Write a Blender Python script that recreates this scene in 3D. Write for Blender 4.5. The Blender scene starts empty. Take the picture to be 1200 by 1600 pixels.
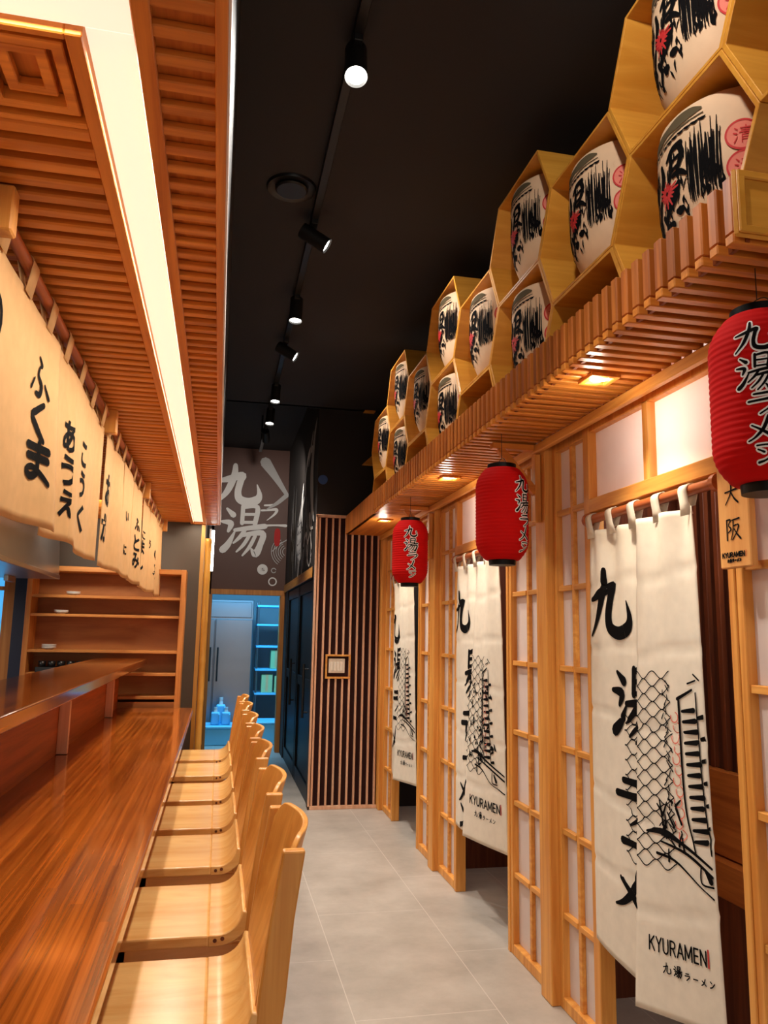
import bpy, bmesh, math, random
from mathutils import Vector, Matrix
random.seed(7)
S = bpy.context.scene
COL = S.collection

# ------------------------------------------------------------------ camera
H_EYE = 1.55
def set_camera():
    cx, cy, f = 600.0, 800.0, 1208.0
    Y = Vector((341 - cx, 985 - cy, f)).normalized()
    Z = Vector((152.0, -7885.0, f)).normalized()
    Z = (Z - Y * Z.dot(Y)).normalized()
    X = Y.cross(Z)
    if X.x < 0: X = -X
    # rows of M map image axes (right, down, forward) to the room's axes
    M = Matrix((X, Y, Z))
    right, down, fwd = M.col[0], M.col[1], M.col[2]
    rot = Matrix((right, -down, -fwd)).transposed()
    cd = bpy.data.cameras.new('camera')
    cd.sensor_fit = 'VERTICAL'; cd.sensor_height = 32.0; cd.lens = 1208.0 / 1600.0 * 32.0
    cd.clip_start = 0.02; cd.clip_end = 100
    co = bpy.data.objects.new('camera', cd); COL.objects.link(co)
    co.matrix_world = Matrix.Translation((0, 0, H_EYE)) @ rot.to_4x4()
    S.camera = co
set_camera()

# ------------------------------------------------------------------ world, exposure
w = bpy.data.worlds.new('world'); S.world = w; w.use_nodes = True
bgn = w.node_tree.nodes['Background']
bgn.inputs[0].default_value = (1.0, 0.93, 0.85, 1); bgn.inputs[1].default_value = 0.85
S.view_settings.view_transform = 'Standard'; S.view_settings.look = 'None'
S.view_settings.exposure = 0.22; S.view_settings.gamma = 1.0
S.view_settings.use_curve_mapping = False
try:
    S.cycles.use_denoising = True; S.cycles.max_bounces = 8; S.cycles.sample_clamp_indirect = 6
except Exception: pass

WARM = (1.0, 0.86, 0.68); NEUT = (1.0, 0.95, 0.88)
def lamp(name, kind, loc, energy, color=NEUT, size=0.05, spot=None, blend=0.5, target=None, sx=None, sy=None, parent=None):
    d = bpy.data.lights.new(name, kind); d.energy = energy; d.color = color
    if kind == 'AREA':
        d.shape = 'RECTANGLE'; d.size = sx; d.size_y = sy
    else:
        d.shadow_soft_size = size
    if kind == 'SPOT':
        d.spot_size = math.radians(spot); d.spot_blend = blend
    o = bpy.data.objects.new(name, d); COL.objects.link(o); o.location = loc
    if target is not None:
        o.rotation_euler = (Vector(target) - Vector(loc)).to_track_quat('-Z', 'Y').to_euler()
    return o
# the long light panel in the soffit above the bar, and its return across the near end
lamp('soffit_panel_light', 'AREA', (-0.211, 3.93, 2.455), 30, (1.0, 0.90, 0.74), sx=0.07, sy=5.5, target=(-0.211, 3.93, 0))
lamp('soffit_panel_light', 'AREA', (-0.95, 1.095, 2.455), 6, (1.0, 0.90, 0.74), sx=1.4, sy=0.07, target=(-0.95, 1.095, 0))
# unseen fill lamps added to brighten the hood and shelves behind the counter curtains
lamp('kitchen_line_fill', 'AREA', (-2.6, 4.6, 2.44), 60, (1.0, 0.90, 0.78), sx=0.5, sy=3.0, target=(-2.0, 4.9, 0))
lamp('kitchen_line_fill', 'AREA', (-1.0, 5.7, 2.43), 14, (1.0, 0.88, 0.72), sx=0.5, sy=0.3, target=(-0.95, 6.7, 1.3))
# ------------------------------------------------------------------ materials
def lin(c):
    return tuple((v / 12.92 if v <= 0.04045 else ((v + 0.055) / 1.055) ** 2.4) for v in (x / 255.0 for x in c)) + (1.0,)
def newmat(name):
    m = bpy.data.materials.new(name); m.use_nodes = True
    nt = m.node_tree; b = nt.nodes['Principled BSDF']
    return m, nt, b
def plain(name, c, rough=0.6, metal=0.0, spec=0.5, noise=0.0, nscale=8.0, coat=0.0):
    m, nt, b = newmat(name)
    b.inputs['Base Color'].default_value = lin(c); b.inputs['Roughness'].default_value = rough
    b.inputs['Metallic'].default_value = metal; b.inputs['Specular IOR Level'].default_value = spec
    b.inputs['Coat Weight'].default_value = coat
    if noise:
        tc = nt.nodes.new('ShaderNodeTexCoord'); n = nt.nodes.new('ShaderNodeTexNoise')
        n.inputs['Scale'].default_value = nscale; n.inputs['Detail'].default_value = 5
        r = nt.nodes.new('ShaderNodeMapRange')
        r.inputs['From Min'].default_value = 0.3; r.inputs['From Max'].default_value = 0.7
        r.inputs['To Min'].default_value = 1 - noise; r.inputs['To Max'].default_value = 1 + noise
        h = nt.nodes.new('ShaderNodeHueSaturation'); h.inputs['Color'].default_value = lin(c)
        nt.links.new(tc.outputs['Object'], n.inputs['Vector']); nt.links.new(n.outputs['Fac'], r.inputs['Value'])
        nt.links.new(r.outputs['Result'], h.inputs['Value']); nt.links.new(h.outputs['Color'], b.inputs['Base Color'])
    return m
def wood(name, light, dark, axis='z', rough=0.45, grain=26.0, coat=0.0, vary=0.12, spec=0.4, stave=None, long=1.1, dist=0.8, coat_rough=0.08):
    m, nt, b = newmat(name)
    N = nt.nodes.new; L = nt.links.new
    tc = N('ShaderNodeTexCoord'); mp = N('ShaderNodeMapping')
    sc = [grain, grain, grain]; sc['xyz'.index(axis)] = long
    mp.inputs['Scale'].default_value = sc
    L(tc.outputs['Object'], mp.inputs['Vector'])
    geo = N('ShaderNodeNewGeometry')
    add = N('ShaderNodeVectorMath'); add.operation = 'ADD'
    mul = N('ShaderNodeMath'); mul.operation = 'MULTIPLY'; mul.inputs[1].default_value = 37.0
    L(geo.outputs['Random Per Island'], mul.inputs[0])
    L(mp.outputs['Vector'], add.inputs[0]); L(mul.outputs[0], add.inputs[1])
    n = N('ShaderNodeTexNoise'); n.inputs['Scale'].default_value = 1.0; n.inputs['Detail'].default_value = 6
    n.inputs['Roughness'].default_value = 0.62; n.inputs['Distortion'].default_value = dist
    L(add.outputs[0], n.inputs['Vector'])
    r = N('ShaderNodeValToRGB')
    r.color_ramp.elements[0].position = 0.33; r.color_ramp.elements[0].color = lin(dark)
    r.color_ramp.elements[1].position = 0.66; r.color_ramp.elements[1].color = lin(light)
    L(n.outputs['Fac'], r.inputs['Fac'])
    h = N('ShaderNodeHueSaturation')
    mr = N('ShaderNodeMapRange'); mr.inputs['To Min'].default_value = 1 - vary; mr.inputs['To Max'].default_value = 1 + vary
    L(r.outputs['Color'], h.inputs['Color'])
    if stave:
        ax, wd, ln = stave
        sep = N('ShaderNodeSeparateXYZ'); L(tc.outputs['Object'], sep.inputs[0])
        d = N('ShaderNodeMath'); d.operation = 'DIVIDE'; d.inputs[1].default_value = wd
        L(sep.outputs['XYZ'.index(ax.upper())], d.inputs[0])
        fl = N('ShaderNodeMath'); fl.operation = 'FLOOR'; L(d.outputs[0], fl.inputs[0])
        off = N('ShaderNodeMath'); off.operation = 'MULTIPLY'; off.inputs[1].default_value = 0.37; L(fl.outputs[0], off.inputs[0])
        d2 = N('ShaderNodeMath'); d2.operation = 'DIVIDE'; d2.inputs[1].default_value = ln
        L(sep.outputs['XYZ'.index(axis.upper())], d2.inputs[0])
        s2 = N('ShaderNodeMath'); s2.operation = 'ADD'; L(d2.outputs[0], s2.inputs[0]); L(off.outputs[0], s2.inputs[1])
        f2 = N('ShaderNodeMath'); f2.operation = 'FLOOR'; L(s2.outputs[0], f2.inputs[0])
        cb = N('ShaderNodeCombineXYZ'); L(fl.outputs[0], cb.inputs[0]); L(f2.outputs[0], cb.inputs[1])
        wn = N('ShaderNodeTexWhiteNoise'); wn.noise_dimensions = '3D'; L(cb.outputs[0], wn.inputs['Vector'])
        L(wn.outputs['Value'], mr.inputs['Value'])
    else:
        L(geo.outputs['Random Per Island'], mr.inputs['Value'])
    L(mr.outputs['Result'], h.inputs['Value'])
    L(h.outputs['Color'], b.inputs['Base Color'])
    b.inputs['Roughness'].default_value = rough; b.inputs['Coat Weight'].default_value = coat
    b.inputs['Coat Roughness'].default_value = coat_rough
    b.inputs['Specular IOR Level'].default_value = spec
    return m
def glow(name, c, strength, base=(240, 240, 240)):
    m, nt, b = newmat(name)
    b.inputs['Base Color'].default_value = lin(base)
    b.inputs['Emission Color'].default_value = lin(c); b.inputs['Emission Strength'].default_value = strength
    return m
def sheet(name, c, trans=0.35, rough=0.8, noise=0.04, nscale=40.0):
    """thin paper or cloth: diffuse with some light passing through"""
    m = plain(name, c, rough, noise=noise, nscale=nscale, spec=0.15)
    nt = m.node_tree; b = nt.nodes['Principled BSDF']; out = nt.nodes['Material Output']
    t = nt.nodes.new('ShaderNodeBsdfTranslucent'); t.inputs['Color'].default_value = lin(c)
    mx = nt.nodes.new('ShaderNodeMixShader'); mx.inputs[0].default_value = trans
    nt.links.new(b.outputs[0], mx.inputs[1]); nt.links.new(t.outputs[0], mx.inputs[2])
    nt.links.new(mx.outputs[0], out.inputs['Surface'])
    return m

M = {}
M['post'] = wood('post_wood', (226, 164, 82), (196, 124, 50), 'z', 0.42)
M['post_y'] = wood('beam_wood', (226, 164, 82), (196, 124, 50), 'y', 0.42)
M['canopy'] = wood('canopy_wood', (190, 110, 40), (146, 74, 22), 'z', 0.4, vary=0.18)
M['canopy_x'] = wood('canopy_soffit_wood', (218, 140, 56), (176, 98, 32), 'x', 0.36, vary=0.15)
M['canopy_y'] = wood('canopy_board_wood', (214, 136, 50), (178, 98, 30), 'y', 0.45)
M['canopy_back'] = wood('canopy_backing_wood', (146, 74, 30), (108, 48, 18), 'y', 0.6)
M['soffit_x'] = wood('soffit_slat_wood', (214, 132, 50), (172, 92, 28), 'x', 0.45, vary=0.12)
M['soffit_y'] = wood('soffit_rail_wood', (210, 130, 50), (174, 94, 30), 'y', 0.45)
M['soffit_back'] = wood('soffit_backing_wood', (204, 120, 44), (164, 84, 26), 'y', 0.55)
M['counter'] = wood('counter_wood', (186, 98, 32), (116, 52, 12), 'y', 0.13, grain=75, coat=0.5, vary=0.20, stave=('x', 0.026, 1.1), long=1.0, dist=0.15)
M['riser'] = wood('riser_wood', (186, 92, 30), (140, 62, 16), 'y', 0.45, vary=0.1, dist=0.2, spec=0.25)
M['stool'] = wood('stool_wood', (242, 190, 116), (222, 158, 82), 'x', 0.27, grain=12, coat=0.15, vary=0.04, stave=('y', 0.082, 5.0), long=1.6, coat_rough=0.2, spec=0.6)
M['stool_z'] = wood('stool_back_wood', (232, 166, 82), (206, 132, 54), 'z', 0.36, grain=18, coat=0.1, vary=0.06, coat_rough=0.3)
M['shelf'] = wood('shelf_wood', (206, 142, 74), (174, 106, 46), 'x', 0.5)
M['shelf_z'] = wood('shelf_upright_wood', (206, 138, 70), (176, 104, 44), 'z', 0.5)
M['shelf_back'] = wood('shelf_back_plywood', (178, 112, 54), (146, 82, 32), 'x', 0.55, grain=6)
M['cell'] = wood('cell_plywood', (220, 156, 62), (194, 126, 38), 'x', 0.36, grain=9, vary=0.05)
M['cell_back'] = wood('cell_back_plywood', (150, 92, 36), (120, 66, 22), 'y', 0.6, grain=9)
M['dark_wood'] = wood('dark_booth_wood', (122, 62, 32), (78, 34, 16), 'z', 0.5)
M['bench'] = wood('bench_wood', (190, 112, 48), (150, 78, 28), 'y', 0.45)
M['pine_y'] = wood('sign_wood', (222, 164, 94), (200, 134, 66), 'z', 0.5, grain=14)
M['bamboo'] = wood('bamboo_cane', (208, 156, 70), (174, 118, 42), 'z', 0.35, grain=30)
M['slat_pink'] = wood('pale_slat_wood', (228, 184, 152), (204, 150, 116), 'z', 0.45)
M['pale_strip'] = wood('pale_strip_wood', (236, 186, 146), (214, 158, 116), 'z', 0.4)
M['maroon'] = plain('maroon_backing', (44, 14, 11), 0.7, spec=0.2)
M['rod'] = wood('rod_wood', (196, 112, 62), (156, 76, 36), 'y', 0.35)
M['black'] = plain('black_paint', (38, 34, 34), 0.75, noise=0.12, nscale=1.3)
M['black_wall'] = plain('black_wall_paint', (34, 26, 22), 0.7, noise=0.1, nscale=1.5)
M['brown_wall'] = plain('brown_black_mural', (92, 56, 42), 0.55, noise=0.08, nscale=2.0)
M['grey_wall'] = plain('charcoal_wall_paint', (82, 70, 58), 0.6)
M['black_metal'] = plain('black_metal', (22, 21, 21), 0.4)
M['black_gloss'] = plain('black_gloss', (9, 8, 8), 0.4, spec=0.15)
M['ink'] = plain('black_ink', (12, 10, 11), 0.9, spec=0.08)
M['ink_grey'] = plain('faded_grey_ink', (88, 76, 56), 0.9, spec=0.1)
M['ink_red'] = plain('red_ink', (190, 36, 34), 0.75)
M['ink_pink'] = plain('pale_red_ink', (222, 120, 100), 0.75)
M['white_paint'] = plain('white_paint', (235, 228, 222), 0.65)
M['kitchen_wall'] = plain('kitchen_wall_grey', (150, 152, 156), 0.6)
M['grey_paint'] = plain('grey_paint', (186, 180, 176), 0.65)
M['cloth'] = sheet('noren_cotton', (246, 238, 222), 0.25, noise=0.05, nscale=24)
M['cloth_warm'] = sheet('counter_noren_cotton', (236, 192, 136), 0.15, noise=0.05, nscale=24)
M['paper'] = sheet('shoji_paper', (252, 240, 234), 0.45, noise=0.03, nscale=9)
M['barrel'] = plain('barrel_wrap', (216, 180, 144), 0.75, noise=0.06, nscale=14)
M['rope'] = plain('straw_rope', (222, 186, 130), 0.8)
M['steel'] = plain('brushed_steel', (176, 178, 182), 0.32, metal=1.0, noise=0.05, nscale=2)
M['white'] = plain('white_plastic', (226, 224, 220), 0.4)
M['blue_plastic'] = plain('blue_tinted_plastic', (120, 205, 240), 0.4)
M['green_box'] = plain('pale_green_card', (178, 200, 140), 0.7)
M['navy'] = plain('navy_paint', (26, 36, 66), 0.5)
M['red_paper'] = sheet('red_lantern_paper', (206, 16, 14), 0.3, noise=0.03, nscale=6)
M['lamp_face'] = glow('lamp_face', (255, 250, 240), 14)
M['lamp_soft'] = glow('lamp_soft', (255, 246, 232), 4)
M['led'] = glow('led_panel', (255, 236, 208), 0.78, (200, 195, 185))
M['switch'] = plain('switch_plate', (232, 222, 206), 0.4)
M['pot'] = plain('black_pot', (24, 24, 26), 0.3)
M['glass'] = plain('blue_glass', (120, 190, 230), 0.1)
def floor_mat():
    m, nt, b = newmat('grey_stone_tile')
    N = nt.nodes.new; L = nt.links.new
    tc = N('ShaderNodeTexCoord'); mp = N('ShaderNodeMapping')
    mp.inputs['Rotation'].default_value = (0, 0, math.pi / 2); mp.inputs['Location'].default_value = (-4.45, 0.595, 0)
    L(tc.outputs['Object'], mp.inputs['Vector'])
    br = N('ShaderNodeTexBrick'); br.offset = 0.5
    br.inputs['Scale'].default_value = 1.0; br.inputs['Brick Width'].default_value = 1.2; br.inputs['Row Height'].default_value = 0.607
    br.inputs['Mortar Size'].default_value = 0.0022; br.inputs['Mortar Smooth'].default_value = 0.2
    L(mp.outputs['Vector'], br.inputs['Vector'])
    n = N('ShaderNodeTexNoise'); n.inputs['Scale'].default_value = 2.6; n.inputs['Detail'].default_value = 8; n.inputs['Roughness'].default_value = 0.65
    L(tc.outputs['Object'], n.inputs['Vector'])
    r = N('ShaderNodeValToRGB')
    r.color_ramp.elements[0].position = 0.3; r.color_ramp.elements[0].color = lin((158, 149, 138))
    r.color_ramp.elements[1].position = 0.7; r.color_ramp.elements[1].color = lin((192, 183, 172))
    L(n.outputs['Fac'], r.inputs['Fac']); L(r.outputs['Color'], br.inputs['Color1']); L(r.outputs['Color'], br.inputs['Color2'])
    br.inputs['Mortar'].default_value = lin((206, 198, 188))
    L(br.outputs['Color'], b.inputs['Base Color']); b.inputs['Roughness'].default_value = 0.38
    return m
M['floor'] = floor_mat()

# ------------------------------------------------------------------ mesh helpers
class MB:
    def __init__(self): self.v = []; self.f = []
    def add(self, verts, faces):
        k = len(self.v); self.v += [tuple(p) for p in verts]; self.f += [tuple(i + k for i in f) for f in faces]; return self
    def box(self, x0, x1, y0, y1, z0, z1):
        return self.add([(x0, y0, z0), (x1, y0, z0), (x1, y1, z0), (x0, y1, z0), (x0, y0, z1), (x1, y0, z1), (x1, y1, z1), (x0, y1, z1)],
                        [(3, 2, 1, 0), (4, 5, 6, 7), (0, 1, 5, 4), (1, 2, 6, 5), (2, 3, 7, 6), (3, 0, 4, 7)])
    def bar(self, p, q, w, h, up=(0, 0, 1)):
        p = Vector(p); q = Vector(q); d = (q - p).normalized(); u = Vector(up)
        s = d.cross(u).normalized(); u = s.cross(d).normalized()
        vs = []
        for e in (p, q):
            for a, b in ((-1, -1), (1, -1), (1, 1), (-1, 1)): vs.append(e + s * (a * w / 2) + u * (b * h / 2))
        return self.add(vs, [(3, 2, 1, 0), (4, 5, 6, 7), (0, 1, 5, 4), (1, 2, 6, 5), (2, 3, 7, 6), (3, 0, 4, 7)])
    def tube(self, p, q, r0, r1=None, n=16, caps=True):
        r1 = r0 if r1 is None else r1
        p = Vector(p); q = Vector(q); d = (q - p).normalized()
        a = d.orthogonal().normalized(); b = d.cross(a)
        vs = [e + (a * math.cos(t) + b * math.sin(t)) * r for e, r in ((p, r0), (q, r1)) for t in (2 * math.pi * i / n for i in range(n))]
        fs = [(i, (i + 1) % n, n + (i + 1) % n, n + i) for i in range(n)]
        if caps: fs += [tuple(range(n))[::-1], tuple(range(n, 2 * n))]
        return self.add(vs, fs)
    def path(self, pts, r, n=10):
        """a round tube along points"""
        pts = [Vector(p) for p in pts]; vs = []; a = None
        for i, p in enumerate(pts):
            d = (pts[min(i + 1, len(pts) - 1)] - pts[max(i - 1, 0)]).normalized()
            a = d.orthogonal().normalized() if a is None else (a - d * a.dot(d)).normalized()
            b = d.cross(a)
            vs += [p + (a * math.cos(t) + b * math.sin(t)) * r for t in (2 * math.pi * k / n for k in range(n))]
        fs = []
        for i in range(len(pts) - 1):
            for k in range(n):
                fs.append((i * n + k, i * n + (k + 1) % n, (i + 1) * n + (k + 1) % n, (i + 1) * n + k))
        fs += [tuple(range(n))[::-1], tuple(range((len(pts) - 1) * n, len(pts) * n))]
        return self.add(vs, fs)
    def lathe(self, prof, c=(0, 0, 0), n=40):
        """profile of (r, z) from bottom to top about the vertical through c"""
        vs = []; cx, cy, cz = c
        for r, z in prof:
            for i in range(n):
                t = 2 * math.pi * i / n; vs.append((cx + r * math.cos(t), cy + r * math.sin(t), cz + z))
        fs = [(j * n + i, j * n + (i + 1) % n, (j + 1) * n + (i + 1) % n, (j + 1) * n + i) for j in range(len(prof) - 1) for i in range(n)]
        fs += [tuple(range(n))[::-1], tuple(range((len(prof) - 1) * n, len(prof) * n))]
        return self.add(vs, fs)
    def prism(self, poly, a, b, axis='y'):
        """closed 2D outline swept from a to b along an axis; outline is in the two other axes"""
        n = len(poly)
        def P(u, v, t): return {'x': (t, u, v), 'y': (u, t, v), 'z': (u, v, t)}[axis]
        vs = [P(u, v, a) for u, v in poly] + [P(u, v, b) for u, v in poly]
        fs = [tuple(range(n)), tuple(range(n, 2 * n))[::-1]] + [(i, n + i, n + (i + 1) % n, (i + 1) % n) for i in range(n)]
        return self.add(vs, fs)
    def ring(self, outer, inner, a, b, axis='x'):
        n = len(outer)
        def P(u, v, t): return {'x': (t, u, v), 'y': (u, t, v), 'z': (u, v, t)}[axis]
        vs = [P(u, v, t) for t in (a, b) for pl in (outer, inner) for u, v in pl]
        fs = []
        for i in range(n):
            j = (i + 1) % n
            fs += [(i, j, n + j, n + i), (2 * n + i, 3 * n + i, 3 * n + j, 2 * n + j), (i, 2 * n + i, 2 * n + j, j), (n + i, n + j, 3 * n + j, 3 * n + i)]
        return self.add(vs, fs)
    def grid(self, fn, nu, nv):
        vs = [fn(i / nu, j / nv) for j in range(nv + 1) for i in range(nu + 1)]
        fs = [(j * (nu + 1) + i, j * (nu + 1) + i + 1, (j + 1) * (nu + 1) + i + 1, (j + 1) * (nu + 1) + i) for j in range(nv) for i in range(nu)]
        return self.add(vs, fs)
    def build(self, name, mat, parent=None, smooth=False, bevel=0.0, seg=1, solid=0.0, fix=True, loc=None, auto=None):
        me = bpy.data.meshes.new(name); me.from_pydata(self.v, [], self.f)
        if fix:
            bm = bmesh.new(); bm.from_mesh(me); bmesh.ops.recalc_face_normals(bm, faces=bm.faces); bm.to_mesh(me); bm.free()
        if smooth or auto:
            for p in me.polygons: p.use_smooth = True
        if auto:
            try: me.set_sharp_from_angle(angle=math.radians(auto))
            except Exception: pass
        if mat is not None: me.materials.append(M[mat] if isinstance(mat, str) else mat)
        o = bpy.data.objects.new(name, me); COL.objects.link(o)
        if loc is not None: o.location = loc
        if parent is not None: o.parent = parent
        if solid:
            m = o.modifiers.new('thick', 'SOLIDIFY'); m.thickness = solid; m.offset = 0.0
        if bevel:
            m = o.modifiers.new('edge', 'BEVEL'); m.width = bevel; m.segments = seg; m.limit_method = 'ANGLE'
        return o

def tag(o, label=None, cat=None, group=None, kind=None):
    if label: o['label'] = label
    if cat: o['category'] = cat
    if group: o['group'] = group
    if kind: o['kind'] = kind
    return o
def thing(name, loc, label, cat, group=None):
    o = bpy.data.objects.new(name, None); COL.objects.link(o); o.location = loc; o.empty_display_size = 0.1
    return tag(o, label, cat, group)
def struct(o): o['kind'] = 'structure'; return o
def kids(o): return [c for c in bpy.data.objects if c.parent == o]
def copy_tree(o, parent=None):
    c = o.copy(); COL.objects.link(c)
    if parent is not None: c.parent = parent
    for ch in kids(o): copy_tree(ch, c)
    return c

# ------------------------------------------------------------------ brush lettering
def smooth_pts(pts, n=6):
    if len(pts) < 3:
        (a, b), out = pts, []
        for i in range(n + 1): out.append(tuple(a[k] + (b[k] - a[k]) * i / n for k in range(3)))
        return out
    P = [pts[0]] + list(pts) + [pts[-1]]; out = []
    for s in range(1, len(P) - 2):
        p0, p1, p2, p3 = P[s - 1:s + 3]
        for i in range(n):
            t = i / n
            out.append(tuple(0.5 * (2 * p1[k] + (p2[k] - p0[k]) * t + (2 * p0[k] - 5 * p1[k] + 4 * p2[k] - p3[k]) * t * t + (3 * p1[k] - p0[k] - 3 * p2[k] + p3[k]) * t ** 3) for k in range(3)))
    out.append(tuple(pts[-1]))
    return out
def clip_poly(poly, clip):
    """clip a polygon to u0<=u<=u1, v0<=v<=v1"""
    u0, u1, v0, v1 = clip
    for ax, lim, sgn in ((0, u0, 1), (0, u1, -1), (1, v0, 1), (1, v1, -1)):
        out = []
        for i in range(len(poly)):
            a, b = poly[i - 1], poly[i]
            ia, ib = (a[ax] - lim) * sgn >= 0, (b[ax] - lim) * sgn >= 0
            if ia != ib:
                t = (lim - a[ax]) / (b[ax] - a[ax]); out.append((a[0] + (b[0] - a[0]) * t, a[1] + (b[1] - a[1]) * t))
            if ib: out.append(b)
        poly = out
        if len(poly) < 3: return []
    return poly
def stroke_polys(pts, extra=0.0):
    """quads and round ends of one brush stroke"""
    P = smooth_pts(pts); out = []; L, R = [], []
    for i, (x, y, w_) in enumerate(P):
        a, b = P[max(i - 1, 0)], P[min(i + 1, len(P) - 1)]
        dx, dy = b[0] - a[0], b[1] - a[1]; l = math.hypot(dx, dy) or 1
        h = max(w_, 0.004) / 2 + extra
        L.append((x - dy / l * h, y + dx / l * h)); R.append((x + dy / l * h, y - dx / l * h))
    for i in range(len(P) - 1): out.append([L[i], L[i + 1], R[i + 1], R[i]])
    for (x, y, w_) in (P[0], P[-1]):
        h = (max(w_, 0.004) / 2 + extra) * 0.96
        out.append([(x + h * math.cos(t), y + h * math.sin(t)) for t in (k * math.pi / 4 for k in range(8))])
    return out
def place(strokes, x, y, sx, sy=None):
    """strokes of a unit glyph moved to a box at (x, y) of size sx by sy, widths scaled with sx"""
    sy = sx if sy is None else sy; k = min(sx, sy)
    return [[(x + p[0] * sx, y + p[1] * sy, p[2] * k) for p in s] for s in strokes]
def ink(mb, strokes, mapfn, clip=None, extra=0.0, lift=0.0):
    """lay strokes on a surface: mapfn(u, v, lift) gives a point"""
    k = 0
    for s in strokes:
        for q in stroke_polys(s, extra):
            if clip: q = clip_poly(q, clip)
            if len(q) >= 3:
                mb.add([mapfn(p[0], p[1], lift + (k % 60) * 1e-5) for p in q], [tuple(range(len(q)))])
            k += 1
    return mb
KYU = [[(.40, .03, .07), (.38, .3, .10), (.24, .68, .09), (.02, .97, .03)],
       [(.03, .44, .05), (.28, .37, .10), (.56, .27, .11), (.53, .40, .10), (.48, .68, .10), (.53, .86, .12), (.72, .92, .13), (.90, .86, .13), (.96, .72, .08), (.90, .48, .015)]]
TOU = [[(.10, .10, .04), (.25, .22, .10)], [(.00, .36, .05), (.20, .39, .10), (.15, .55, .05)], [(.04, .92, .12), (.16, .80, .10), (.30, .55, .03)],
       [(.47, .03, .07), (.46, .38, .07)], [(.47, .06, .06), (.80, .04, .08), (.76, .38, .08)], [(.48, .20, .05), (.75, .19, .05)], [(.48, .36, .05), (.76, .35, .05)],
       [(.30, .52, .06), (.62, .47, .08), (1.0, .42, .09)],
       [(.54, .50, .06), (.44, .64, .07), (.28, .78, .03)], [(.46, .62, .06), (.94, .56, .10), (.90, .80, .10), (.80, .98, .12), (.70, .88, .03)],
       [(.64, .62, .06), (.52, .80, .06), (.36, .95, .03)], [(.78, .62, .06), (.66, .84, .06), (.50, 1.02, .03)]]
RA = [[(.22, .12, .08), (.50, .10, .09), (.76, .07, .11)], [(.06, .42, .09), (.45, .38, .09), (.90, .33, .13), (.80, .60, .10), (.38, .97, .03)]]
BAR = [[(.12, .52, .11), (.5, .49, .09), (.9, .50, .13)]]
ME = [[(.74, .03, .12), (.56, .50, .12), (.30, .82, .08), (.08, .96, .03)], [(.20, .36, .05), (.52, .58, .10), (.86, .86, .13)]]
NN = [[(.15, .12, .06), (.40, .30, .13)], [(.12, .92, .13), (.5, .76, .09), (.92, .28, .02)]]
DAI = [[(.06, .38, .08), (.5, .34, .07), (.94, .30, .10)], [(.50, .02, .10), (.46, .45, .09), (.06, .96, .03)], [(.50, .42, .06), (.70, .72, .10), (.97, .95, .10)]]
SAKA = [[(.10, .08, .08), (.10, .98, .08)], [(.10, .08, .06), (.36, .10, .08), (.22, .32, .06), (.38, .5, .08), (.2, .64, .05)],
        [(.45, .12, .06), (.96, .08, .08)], [(.54, .12, .07), (.51, .6, .07), (.36, .97, .03)], [(.55, .38, .06), (.88, .36, .08), (.76, .66, .07), (.45, .98, .03)], [(.60, .52, .05), (.76, .74, .08), (.99, .96, .10)]]
SEI = [[(.1, .12, .06), (.22, .24, .09)], [(.02, .4, .06), (.18, .46, .09)], [(.05, .95, .08), (.22, .62, .04)],
       [(.38, .16, .06), (.95, .14, .07)], [(.42, .28, .05), (.9, .26, .05)], [(.32, .40, .06), (1.0, .38, .07)], [(.66, .03, .07), (.66, .40, .07)],
       [(.46, .52, .07), (.44, .98, .05)], [(.46, .54, .06), (.86, .52, .07), (.85, .98, .06)], [(.48, .67, .05), (.84, .66, .05)], [(.48, .80, .05), (.84, .79, .05)]]
FU = [[(.42, .02, .08), (.55, .16, .10), (.44, .24, .05)], [(.44, .28, .08), (.42, .45, .10), (.58, .62, .14), (.52, .86, .15), (.34, .88, .09)], [(.24, .58, .06), (.10, .84, .10)], [(.72, .55, .07), (.92, .80, .12)]]
KU = [[(.72, .03, .14), (.42, .30, .17), (.26, .46, .16), (.48, .68, .19), (.78, .97, .14)]]
MA = [[(.14, .18, .15), (.86, .14, .17)], [(.18, .42, .15), (.84, .38, .16)], [(.54, .02, .15), (.53, .55, .14), (.50, .78, .15), (.30, .90, .15), (.16, .78, .13), (.36, .66, .12), (.62, .76, .13), (.88, .95, .12)]]
W_ = .165
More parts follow.
